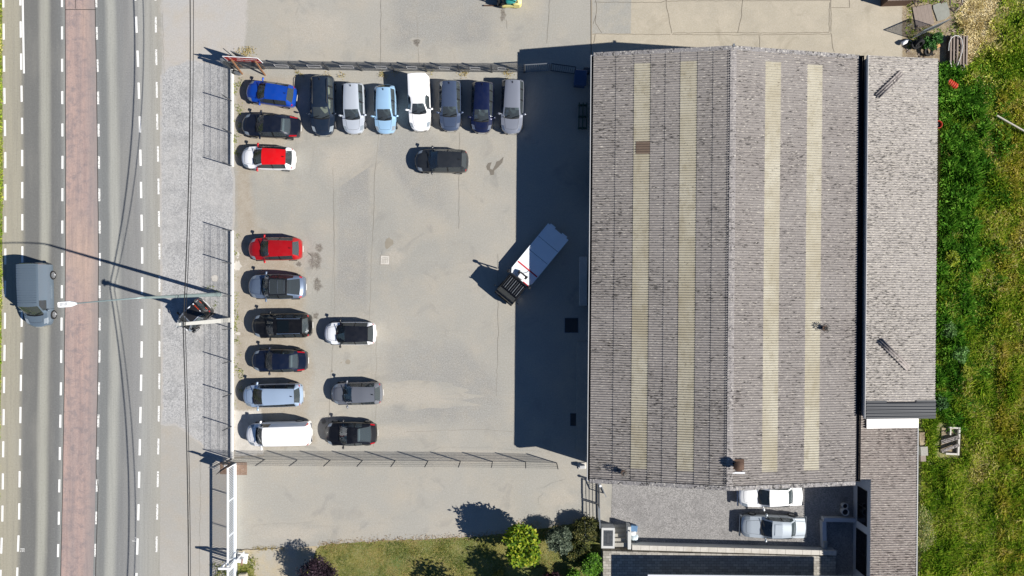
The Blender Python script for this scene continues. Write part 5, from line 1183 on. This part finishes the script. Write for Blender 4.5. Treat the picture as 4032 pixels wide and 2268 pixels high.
MB().lathe([(.001, -.26), (.1, -.25), (.15, -.2), (.15, .14), (.1, .22), (.04, .25)], 18, Matrix.Rotation(math.pi/2, 4, 'Y')).build('cylinder', M_whitep, gc, smooth=50); MB().lathe([(.07, .22), (.09, .24), (.09, .31), (.07, .31)], 12, Matrix.Rotation(math.pi/2, 4, 'Y')).build('collar', M_gut, gc)
o = MB().box((0, 0, 0), (.35, .75, .03)).build('plywood_offcut', mat('plywood', '#a8804f', .85, 0, .12, 6)); o.location = at(3692, 168, .35); o.rotation_euler = (.3, .2, .5); tag(o, 'tan plywood offcut leaning among the weeds behind the lean-to', 'board')
pl = empty('timber_crate', at(3762, 205), R(-1), 'grey slatted timber crate in the weeds behind the lean-to', 'crate')
for x in (-.62, -.38, -.1, .15, .38, .62): MB().box((x, 0, .42), (.12, 2.3, .04)).build('slat', M_oldw, pl)
for y in (-1.05, 0, 1.05): MB().box((0, y, .36), (1.4, .1, .08)).build('bearer', M_darkw, pl)
MB().box((.68, 0, .2), (.06, 2.3, .34)).build('side_board', M_oldw, pl); MB().box((-.68, 0, .2), (.06, 2.3, .34)).build('side_board', M_darkw, pl); MB().box((0, 0, .05), (1.3, 2.2, .06)).build('floor_board', M_darkw, pl)
M_pvc = mat('white_pipe', '#d9d8d2', .5, 0, .06, 5)
def hose(label, pts, r_=.03):
    o = MB().tube([at(*p) for p in pts], r_, 8).build('plastic_pipe', M_pvc, smooth=60); tag(o, label, 'pipe')
hose('long white plastic pipe bent in a loop over the timber crate', [(3735, 200, .5), (3737, 170, .52), (3745, 150, .55), (3760, 140, .6), (3775, 141, .6), (3787, 155, .55), (3791, 180, .52), (3788, 205, .52), (3778, 235, .5), (3768, 262, .4), (3760, 282, .2)])
hose('white plastic pipe leaning down from the timber crate', [(3740, 240, .5), (3746, 262, .4), (3755, 282, .15)])
hose('curled white plastic pipe ends beside the timber crate', [(3768, 255, .3), (3785, 252, .35), (3795, 256, .35), (3797, 268, .3), (3788, 275, .3), (3780, 270, .3), (3782, 258, .28)])
dr = empty('orange_drum', at(3728, 320, .3), R(-34), 'ribbed orange-red plastic drum lying in the weeds', 'drum')
mb = MB(); M_od = mat('orange_red_plastic', '#c8432a', .5, 0, .1, 5); pf = []
for k in range(5):
    x0 = k*.17; pf += [(.24, x0+.01), (.29, x0+.035), (.29, x0+.135), (.24, x0+.16)]
mb.lathe([(.001, 0)]+pf+[(.2, .88), (.001, .88)], 20, Matrix.Rotation(math.pi/2, 4, 'Y')); mb.build('drum', M_od, dr, smooth=35); MB().lathe([(.25, -.02), (.27, 0), (.25, .02)], 20, Matrix.Rotation(math.pi/2, 4, 'Y')).build('lid_ring', M_gut, dr)
ob = empty('orange_bucket', at(3680, 496, .1), 0, 'orange bucket with a dark opening peeping out beside the lean-to roof', 'bucket')
MB().lathe([(.001, 0), (.24, 0), (.3, .55), (.27, .55), (.22, .1), (.001, .1)], 20).build('bucket', M_od, ob, smooth=40); MB().lathe([(.001, .4), (.255, .4)], 20).build('contents', M_black, ob)
o = MB().tube([at(3925, 455, .5), at(4080, 543, .6)], .07, 8).build('wooden_pole', mat('bleached_wood', '#c2bbac', .85, 0, .12, 6)); tag(o, 'pale bleached pole lying across the meadow', 'pole')
# cold frame of white brick with cement strips
bf = empty('brick_bed', at(3736, 1733), R(-3), 'white-edged rectangular brick bed with two cement strips lying over it', 'garden bed')
mb = MB(); mb.box((.62, 0, .15), (.14, 2.2, .3)); mb.build('kerb', M_white, bf); MB().box((.1, -1.02, .15), (.9, .14, .28)).build('kerb', M_white, bf); MB().box((.2, 1.03, .15), (.7, .12, .26)).build('kerb', M_white, bf); MB().box((-.05, .7, .15), (.1, .5, .22)).build('divider', M_white, bf)
MB().box((-.05, 0, .04), (1.2, 1.9, .08)).build('litter_soil', M_debris, bf)
for y, r__, w__ in ((.12, .28, .34), (-.55, .36, .24)):
    o = empty('cement_strip', bf.location+Vector((-.1, y, .33)), r__, 'grey-beige cement strip lying over the brick bed, '+('upper of the two' if y > 0 else 'lower of the two'), 'strip')
    for k in (-1, 0, 1): MB().tube([(-.72, k*w__/3, .0), (.72, k*w__/3, 0)], .05 if k else .06, 8).build('ridge', M_strip, o, smooth=60)
sl_ = empty('concrete_post_stub', at(3628, 1772), R(3), 'grey slab and rubble strip against the low outbuilding', 'slab'); MB().box((0, 0, .2), (.55, .7, .4)).build('slab', M_concg, sl_); MB().box((-.05, .95, .15), (.4, 1.0, .3)).build('rubble', M_debris, sl_); MB().box((-.05, -.6, .15), (.4, .45, .3)).build('rubble', M_oldw, sl_)

mb = MB()
for _ in range(90):
    px, py = random.uniform(3572, 3850), random.uniform(-10, 240)
    if 3590 < px < 3742 and 12 < py < 112 or px > 3700 and py > 130: continue
    q = at(px, py); a = random.uniform(0, 3.1); L_ = random.uniform(.1, .7); mb.bar((q.x-math.cos(a)*L_/2, q.y-math.sin(a)*L_/2, .03), (q.x+math.cos(a)*L_/2, q.y+math.sin(a)*L_/2, random.uniform(.03, .14)), random.uniform(.03, .1), random.uniform(.02, .05), random.randrange(4))
o = mb.build('scrap_litter', [M_oldw, M_darkw, M_rustm, M_white]); tag(o, 'scattered scrap wood and rubble on the littered soil by the tyres', 'litter', kind='stuff')
# ================================================================ PLANTS
def leafmat(name, cs, scale=1.2, trans=.3, fine=6.):
    t = NT(name); v = t.coord(); a = t.noise(v, scale, 4, .6, .4); at_ = t.n('Attribute', attribute_name='tint')
    m = t.n('Math', operation='MULTIPLY_ADD'); t.l(at_.outputs['Fac'], m.inputs[0]); m.inputs[1].default_value = .34
    s = t.n('Math', operation='SUBTRACT'); t.l(a, s.inputs[0]); s.inputs[1].default_value = .17; t.l(s.outputs[0], m.inputs[2])
    n = len(cs); c = t.ramp(m.outputs[0], [(.28+.46*i/(n-1), lin(x)) for i, x in enumerate(cs)])
    t.color(c); t.rough(.6); t.b.inputs['Specular IOR Level'].default_value = .25
    tl = t.n('BsdfTranslucent'); t.l(c, tl.inputs['Color']); mx = t.n('MixShader'); mx.inputs['Fac'].default_value = trans
    t.l(t.b.outputs['BSDF'], mx.inputs[1]); t.l(tl.outputs['BSDF'], mx.inputs[2]); t.l(mx.outputs['Shader'], t.out.inputs['Surface']); return t.m
def np_mesh(name, verts, k, m, tint):
    """verts (n*k,3): n separate faces of k corners"""
    n = len(verts)//k; me = bpy.data.meshes.new(name); me.vertices.add(n*k); me.vertices.foreach_set('co', verts.astype(np.float32).ravel())
    me.loops.add(n*k); me.loops.foreach_set('vertex_index', np.arange(n*k, dtype=np.int32)); me.polygons.add(n)
    me.polygons.foreach_set('loop_start', np.arange(0, n*k, k, dtype=np.int32)); me.polygons.foreach_set('loop_total', np.full(n, k, dtype=np.int32))
    me.materials.append(m); at_ = me.attributes.new('tint', 'FLOAT', 'POINT'); at_.data.foreach_set('value', np.repeat(tint, k).astype(np.float32)); me.update(calc_edges=True)
    o = bpy.data.objects.new(name, me); col.objects.link(o); return o
def leaves(P, size, flat=.5, asp=.55, droop=0.):
    """kite-shaped leaves at points P"""
    n = len(P); a = rng.uniform(0, 2*np.pi, n); el = rng.normal(0, flat, n)-droop; s = size*rng.uniform(.6, 1.35, n)
    d = np.stack([np.cos(a)*np.cos(el), np.sin(a)*np.cos(el), np.sin(el)], 1); r = rng.normal(size=(n, 3)); r[:, 2] *= flat
    side = np.cross(d, np.stack([r[:, 0]*.3, r[:, 1]*.3, np.ones(n)], 1)); side /= np.linalg.norm(side, axis=1)[:, None]+1e-9
    sz = s[:, None]; v = np.stack([P, P+d*sz*.5+side*sz*asp*.5, P+d*sz, P+d*sz*.5-side*sz*asp*.5], 1); return v.reshape(-1, 3)
def crown_points(lobes, n):
    """points near the surfaces of overlapping lobes, thinned at random so that gaps stay"""
    out = []; vol = np.array([l[3]*l[4] for l in lobes]); vol = vol/vol.sum()
    for l, f in zip(lobes, vol):
        m = int(n*f); u = rng.normal(size=(m, 3)); u /= np.linalg.norm(u, axis=1)[:, None]; r = rng.uniform(.35, 1., m)**.45*(1+.16*np.sin(u[:, 0]*9+l[0]*7)*np.cos(u[:, 1]*8+l[1]*5)+rng.normal(0, .13, m))
        p = u*r[:, None]*np.array([l[3], l[4], l[5]])+np.array(l[:3]); out.append(p[p[:, 2] > .04])
    return np.concatenate(out)
def shrub(name, px, py, rad, h, cs, label, cat='shrub', n=2600, size=.16, lob=9, trunk=True, group=None, flat=.5, scale=1.2, sq=1., trans=.3, squash=.5, asp=.55, loc=None, branches=7):
    rt_ = empty(name, loc or at(px, py), 0, label, cat, group); L = []
    for k in range(lob):
        a = 2*math.pi*k/lob+random.uniform(-.3, .3); q = rad*random.uniform(.35, .68) if k else 0; rr_ = rad*random.uniform(.28, .52); z = h*random.uniform(.45, .74) if k else h*.68
        L.append((q*math.cos(a), q*math.sin(a)*sq, z, rr_, rr_*sq, h*squash*random.uniform(.42, .58)))
    P = crown_points(L, n); o = np_mesh('crown', leaves(P, size, flat, asp), 4, leafmat('leaf_'+name+label[:14], cs, scale, trans), rng.uniform(0, 1, len(P))); o.parent = rt_
    if trunk:
        mb = MB(); mb.tube([(0, 0, 0), (.03, .02, h*.3), (0, .04, h*.6)], [.07*h/2, .05*h/2, .02], 8)
        for l in L[:branches]: mb.tube([(0.02, .02, h*.22), (l[0]*.5, l[1]*.5, l[2]*.7), (l[0], l[1], l[2])], [.035*h/2, .022*h/2, .008], 6)
        mb.build('trunk', mat('bark', '#5a4a3a', .9, 0, .2, 8), rt_, smooth=60)
    return rt_
shrub('purple_shrub', 1276, 2244, 1.6, 2.3, ('#120c10', '#241820', '#3a2a34', '#54404a'), 'dark purple-leaved shrub at the edge of the lawn', n=9000, size=.13, lob=14, scale=1.5, trans=.12)
shrub('green_sprig', 1247, 2205, .17, 2.35, ('#8fa02a', '#b4c23a', '#c8d04e'), 'small lime green sprig poking out of the purple shrub', 'plant', n=60, size=.12, lob=3, trunk=True)
shrub('golden_tree', 2060, 2112, 1.55, 3.5, ('#33500e', '#557616', '#7c981e', '#a0a82c', '#bfb840'), 'yellow-green leafy tree between the lawn and the grey-green shrub', 'tree', n=4600, size=.27, lob=15, scale=2.2)
shrub('olive_shrub', 2198, 2098, 1.12, 2.0, ('#2d3a2c', '#4c5a48', '#6f7c66', '#8f9a84'), 'round grey-green shrub beside the golden tree', n=5200, size=.13, lob=11, scale=2)
shrub('ivy_hedge', 2305, 2074, 1.15, 1.4, ('#151a0c', '#2a3315', '#474f22', '#6d6a35', '#8a8452'), 'dark tangled hedge against the wall of the grated pillar', 'hedge', n=6500, size=.12, lob=13, scale=2.2)
shrub('bramble_bush', 2275, 2160, 1.0, 1.1, ('#1a2210', '#2f3d17', '#525a28', '#77713c'), 'low dark bramble bush below the tangled hedge', n=4200, size=.12, lob=9, scale=2.5)
shrub('laurel_bush', 2328, 2205, .85, 1.5, ('#2d4a12', '#46701a', '#649426', '#86ae3c'), 'bright green laurel bush at the corner of the shaded terrace', n=4200, size=.15, lob=10, scale=1.8)
shrub('laurel_bush', 2262, 2262, .7, 1.2, ('#2d4a12', '#46701a', '#649426', '#86ae3c'), 'smaller bright green bush at the bottom edge beside the dark red shrub', n=2600, size=.14, lob=8, scale=1.8)
shrub('red_shrub', 2178, 2270, .8, 1.3, ('#1a0c10', '#321820', '#4a2832'), 'dark red-leaved shrub at the bottom edge of the garden', n=2800, size=.12, lob=8)
shrub('dry_shrub', 1962, 2262, .5, .7, ('#6e6a2c', '#958c40', '#b2a85c'), 'small straw-green shrub at the bottom edge of the lawn', n=1200, size=.11, lob=6)
shrub('garden_tree', 2285, 2352, 1.7, 8.4, ('#2b3d14', '#445c1c', '#64802a'), 'leafy tree just below the bottom edge that shades the lawn', 'tree', n=3000, size=.26, lob=11, squash=.22)
shrub('garden_tree', 2015, 2372, 1.5, 8.0, ('#2b3d14', '#445c1c', '#64802a'), 'sparse tree just below the bottom edge throwing branchy shade on the lawn', 'tree', n=800, size=.26, lob=9, squash=.22)
# weeds by the motor block, along the low wall and in the gravel
W1 = ('#4a5a1c', '#6b7c26', '#8f9a3c', '#b0ac5c')
def weeds(label, pts, n, rad, size=.09, cs=W1, h=.12):
    P = []
    for x, y in pts:
        c = at(x, y); k = int(n*random.uniform(.5, 1.4)); q = rng.normal(0, rad, (k, 3)); q[:, 2] = np.abs(q[:, 2])*.5*h/rad*.6+.015; P.append(q+np.array([c.x, c.y, 0]))
    P = np.concatenate(P); o = np_mesh('weeds', leaves(P, size, .5), 4, leafmat('weed_'+label[:12], cs, 2.), rng.uniform(0, 1, len(P))); tag(o, label, 'weeds', kind='stuff')
weeds('straggling green weeds along the foot of the low white wall', [(random.uniform(918, 942), y) for y in (1160, 1200, 1215, 1225, 1240, 1255, 1262, 1275, 1290, 1300, 1340, 1345, 1090, 1000, 930, 960, 1180, 540, 560, 575, 600, 480, 330, 345, 360, 420)]+[(random.uniform(918, 950), random.uniform(300, 640)) for _ in range(14)]+[(random.uniform(918, 950), random.uniform(1380, 1600)) for _ in range(8)], 22, .13)
weeds('small dry weeds growing out of the gravel strip', [(835, 1125), (842, 1140), (850, 1190), (845, 1205), (895, 1120), (820, 1135), (855, 1150)], 14, .1, .08)
weeds('dry tufts along the foot of the north fence', [(x, random.uniform(284, 300)) for x in (1170, 1185, 1340, 1350, 1500, 1505, 1515, 1700, 1815, 1825, 1835, 1990, 2000, 2010, 1290, 1560)], 26, .14, .1, ('#9a8a5a', '#b39f68', '#c9b884', '#8b8a4a'), .15)
weeds('dry tufts behind the open gate at the red sign', [(random.uniform(930, 1000), random.uniform(190, 225)) for _ in range(16)], 24, .13, .09, ('#9a8a5a', '#b39f68', '#c9b884', '#8b8a4a'), .12)
weeds('green weeds growing around the sliding gate motor', [(random.uniform(940, 980), random.uniform(2225, 2275)) for _ in range(14)]+[(random.uniform(985, 1000), random.uniform(2180, 2268)) for _ in range(8)]+[(random.uniform(840, 900), random.uniform(2225, 2268)) for _ in range(12)], 30, .16, .1, ('#3a4c18', '#5c6e24', '#8a8f3e', '#a8a060'), .2)
weeds('dead grass along the seam of the sandy pad', [(random.uniform(1000, 1120), random.uniform(2155, 2164)) for _ in range(14)]+[(random.uniform(1255, 1330), random.uniform(2145, 2175)) for _ in range(8)], 20, .1, .08, ('#8b8048', '#a6935a', '#b8a878'), .1)
weeds('dry brown grass along the edge of the lawn', [(x, float(np.interp(x, [1262, 1330, 1500, 1700, 1850, 2000], [2146, 2138, 2128, 2119, 2114, 2098]))+random.uniform(-5, 5)) for x in range(1260, 2010, 9)], 16, .14, .08, ('#8a7350', '#a58c68', '#bda683'), .08)
weeds('straw patches in the middle of the lawn', [(random.uniform(1420, 1950), random.uniform(2190, 2268)) for _ in range(60)]+[(1730, 2160), (1780, 2158), (1825, 2166), (1715, 2175), (1630, 2200)], 26, .22, .06, ('#9c8650', '#b39d64', '#c4b07c'), .05)
weeds('dry pale scrub at the top of the garden bushes', [(random.uniform(2010, 2220), random.uniform(2060, 2100)) for _ in range(26)], 26, .18, .1, ('#9a8560', '#b59b74', '#c2a988', '#8f8352'), .15)
# --- grass: verge, lawn, meadow
def vnoise(x, y, s, seed):
    r = np.random.default_rng(seed); T = r.uniform(0, 1, (256, 256)); x, y = x/s+100, y/s+100; i, j = np.floor(x).astype(int), np.floor(y).astype(int); fx_, fy = x-i, y-j
    fx_, fy = fx_*fx_*(3-2*fx_), fy*fy*(3-2*fy); g_ = lambda a, b: T[a % 256, b % 256]
    return (g_(i, j)*(1-fx_)+g_(i+1, j)*fx_)*(1-fy)+(g_(i, j+1)*(1-fx_)+g_(i+1, j+1)*fx_)*fy
def grass(name, label, pxpoly, n, hmin, hmax, size, m, blades=3, lean=.5, seed=3, hn=1.4, cat='grass', avoid=None):
    xs_ = np.array([p[0] for p in pxpoly]); ys_ = np.array([p[1] for p in pxpoly]); X = rng.uniform(xs_.min(), xs_.max(), n*2); Y = rng.uniform(ys_.min(), ys_.max(), n*2)
    ins = np.zeros(len(X), bool); k = len(pxpoly)
    for a in range(k):
        x0, y0, x1, y1 = xs_[a], ys_[a], xs_[(a+1) % k], ys_[(a+1) % k]
        c_ = ((y0 > Y) != (y1 > Y)); ins ^= c_ & (X < (x1-x0)*(Y-y0)/(y1-y0+1e-12)+x0)
    if avoid:
        for ax, ay, bx, by in avoid: ins &= ~((X > ax) & (X < bx) & (Y > ay) & (Y < by))
    X, Y = X[ins][:n], Y[ins][:n]; wx, wy = (X-NX)*CAMH/FPX, -(Y-NY)*CAMH/FPX
    hh = hmin+(hmax-hmin)*np.clip(vnoise(wx, wy, hn, seed)*.65+vnoise(wx, wy, hn*.35, seed+1)*.35, 0, 1)**1.5
    V = []; tn = []
    for b in range(blades):
        a = rng.uniform(0, 2*np.pi, len(X)); ln = lean*rng.uniform(.3, 1.3, len(X)); w_ = size*rng.uniform(.6, 1.3, len(X)); h_ = hh*rng.uniform(.6, 1.1, len(X))
        dx, dy = np.cos(a), np.sin(a); bx_, by_ = wx+rng.normal(0, .05, len(X)), wy+rng.normal(0, .05, len(X))
        p0 = np.stack([bx_-dy*w_/2, by_+dx*w_/2, np.full(len(X), .01)], 1); p1 = np.stack([bx_+dy*w_/2, by_-dx*w_/2, np.full(len(X), .01)], 1)
        p2 = np.stack([bx_+dx*h_*ln+dy*w_*.35, by_+dy*h_*ln-dx*w_*.35, h_*.75], 1); p3 = np.stack([bx_+dx*h_*ln*1.7, by_+dy*h_*ln*1.7, h_*.9], 1)
        V.append(np.stack([p0, p1, p2, p3], 1).reshape(-1, 3)); tn.append(rng.uniform(0, 1, len(X)))
    o = np_mesh(name, np.concatenate(V), 4, m, np.concatenate(tn)); tag(o, label, cat, kind='stuff'); return o
M_mead = leafmat('meadow_leaf', ('#5a801c', '#84a82c', '#a9bf3c', '#c8c85a', '#e4d99c'), .32, .35)
M_mead2 = leafmat('nettle_leaf', ('#386318', '#528a28', '#76aa36', '#a2c856'), .8, .35)
M_straw = leafmat('straw_leaf', ('#c2b878', '#dccb92', '#ecdeb2', '#f2e8c8'), .8, .25)
M_lawnl = leafmat('lawn_leaf', ('#46591f', '#687830', '#978f4a', '#b3a168'), .55, .2)
right = [(3690, 255), (3705, 600), (3690, 1100), (3672, 1622), (3628, 1640), (3622, 2330), (4130, 2330), (4130, -60), (3960, -60), (3900, 100), (3800, 300)]
AV = [(3686, 1662, 3786, 1806), (3605, 1690, 3645, 1800)]
grass('meadow_grass', 'long yellow-green meadow grass east of the sheds', right, 42000, .14, .75, .055, M_mead, 3, .55, 5, 1.1, avoid=AV)
grass('nettle_growth', 'dark green nettles and leafy growth along the lean-to', [(3690, 255)]+wiggle([(3840, 290), (3890, 500), (3835, 760), (3825, 1100), (3770, 1400), (3720, 1660)], 30, 26)+[(3672, 1622), (3690, 1100), (3705, 600)], 15000, .2, 1.15, .10, M_mead2, 3, .45, 9, .7, avoid=AV)
M_yel2 = leafmat('ripe_grass_leaf', ('#7f9022', '#a8ac34', '#c6bc50', '#dfcf86'), .6, .35)
for xa, xb in ((3925, 3962), (3975, 4006), (4020, 4060)):
    L_ = [(xa+random.uniform(-9, 9), y) for y in range(330, 2331, 80)]; R_ = [(xb+random.uniform(-9, 9), y) for y in range(2330, 329, -80)]
    grass('ripe_grass', 'lengthwise streak of ripe yellow grass at the '+{3925: 'inner', 3975: 'middle', 4020: 'outer'}[xa]+' right of the meadow', L_+R_, 3400, .15, .7, .055, M_yel2, 3, .6, 41+xa % 7, .9)
grass('straw_grass', 'bleached straw grass in the north-east corner', [(3760, 60), (3860, -60), (3975, -60), (3960, 120), (3900, 205), (3800, 262), (3765, 240), (3800, 150)], 7000, .08, .35, .05, M_straw, 3, .9, 15, .6)
grass('weedy_grass', 'scattered weeds over the littered soil', [(3570, -60), (3770, -60), (3800, 150), (3700, 135), (3570, 200)], 700, .05, .22, .05, M_mead, 3, .6, 19, .5, avoid=[(3590, 15, 3742, 112)])
grass('nettle_growth', 'loose tufts of dark green growth spreading into the meadow', [(3840, 260), (3960, 300), (3960, 1000), (3900, 1500), (3800, 1700), (3720, 1700), (3770, 1400), (3825, 1100), (3890, 500)], 2200, .15, .8, .09, M_mead2, 3, .5, 31, .9)
grass('lawn_grass', 'short patchy lawn grass in the garden', [(1262, 2152), (1330, 2144), (1500, 2134), (1700, 2125), (1850, 2120), (2000, 2104), (2200, 2074), (2360, 2066), (2360, 2330), (1225, 2330)], 26000, .02, .09, .035, M_lawnl, 3, .7, 23, 1.2)
grass('verge_grass', 'rough green grass on the far verge of the road', [(-60, -60), (7, -60), (10, 300), (12, 650), (8, 1300), (0, 1700), (-10, 2330), (-60, 2330)], 6000, .05, .3, .06, M_mead, 3, .6, 27, .8)
# leafy weeds standing out of the meadow beside the lean-to
for x, y, r_, h_, cs, lab in ((3735, 1010, .6, .8, ('#55661a', '#8fa024', '#b8bf3a'), 'lime green leafy weed beside the middle of the lean-to'), (3765, 1390, .75, .9, ('#2f4d1e', '#5c8a3c', '#8fb56a'), 'pale green leafy bush beside the south half of the lean-to'),
        (3720, 1300, .6, .8, ('#2f4d1e', '#4c7430', '#7fa45c'), 'green leafy bush close to the lean-to wall'), (3790, 1460, .45, .6, ('#6a7a1e', '#9aa52e', '#c0bd4a'), 'yellow-green leafy weed south-east of the pale green bush'), (3650, 178, .55, .6, ('#254a1c', '#3c6e2c', '#5f9446'), 'green leafy weed growing over the old tyres'), (3680, 160, .4, .7, ('#254a1c', '#3c6e2c', '#5f9446'), 'smaller green weed by the plywood offcut'),
        (3690, 1580, .6, .9, ('#22401a', '#37602a', '#568a3c'), 'dark green bush at the corner of the anthracite roof sheets')):
    shrub('leafy_weed', x, y, r_, h_, cs, lab, 'weed', n=900, size=.17, lob=7, trunk=True, branches=4)
iv = local(3612, 2110, 2.7); shrub('climbing_ivy', 0, 0, .9, 2.9, ('#3a4a1e', '#6a7838', '#9a9a5c', '#b8a878'), 'straggling ivy climbing over the edge of the low mossy roof', 'ivy', n=1500, size=.13, lob=9, sq=2.2, squash=.35, loc=at(3585, 2052))
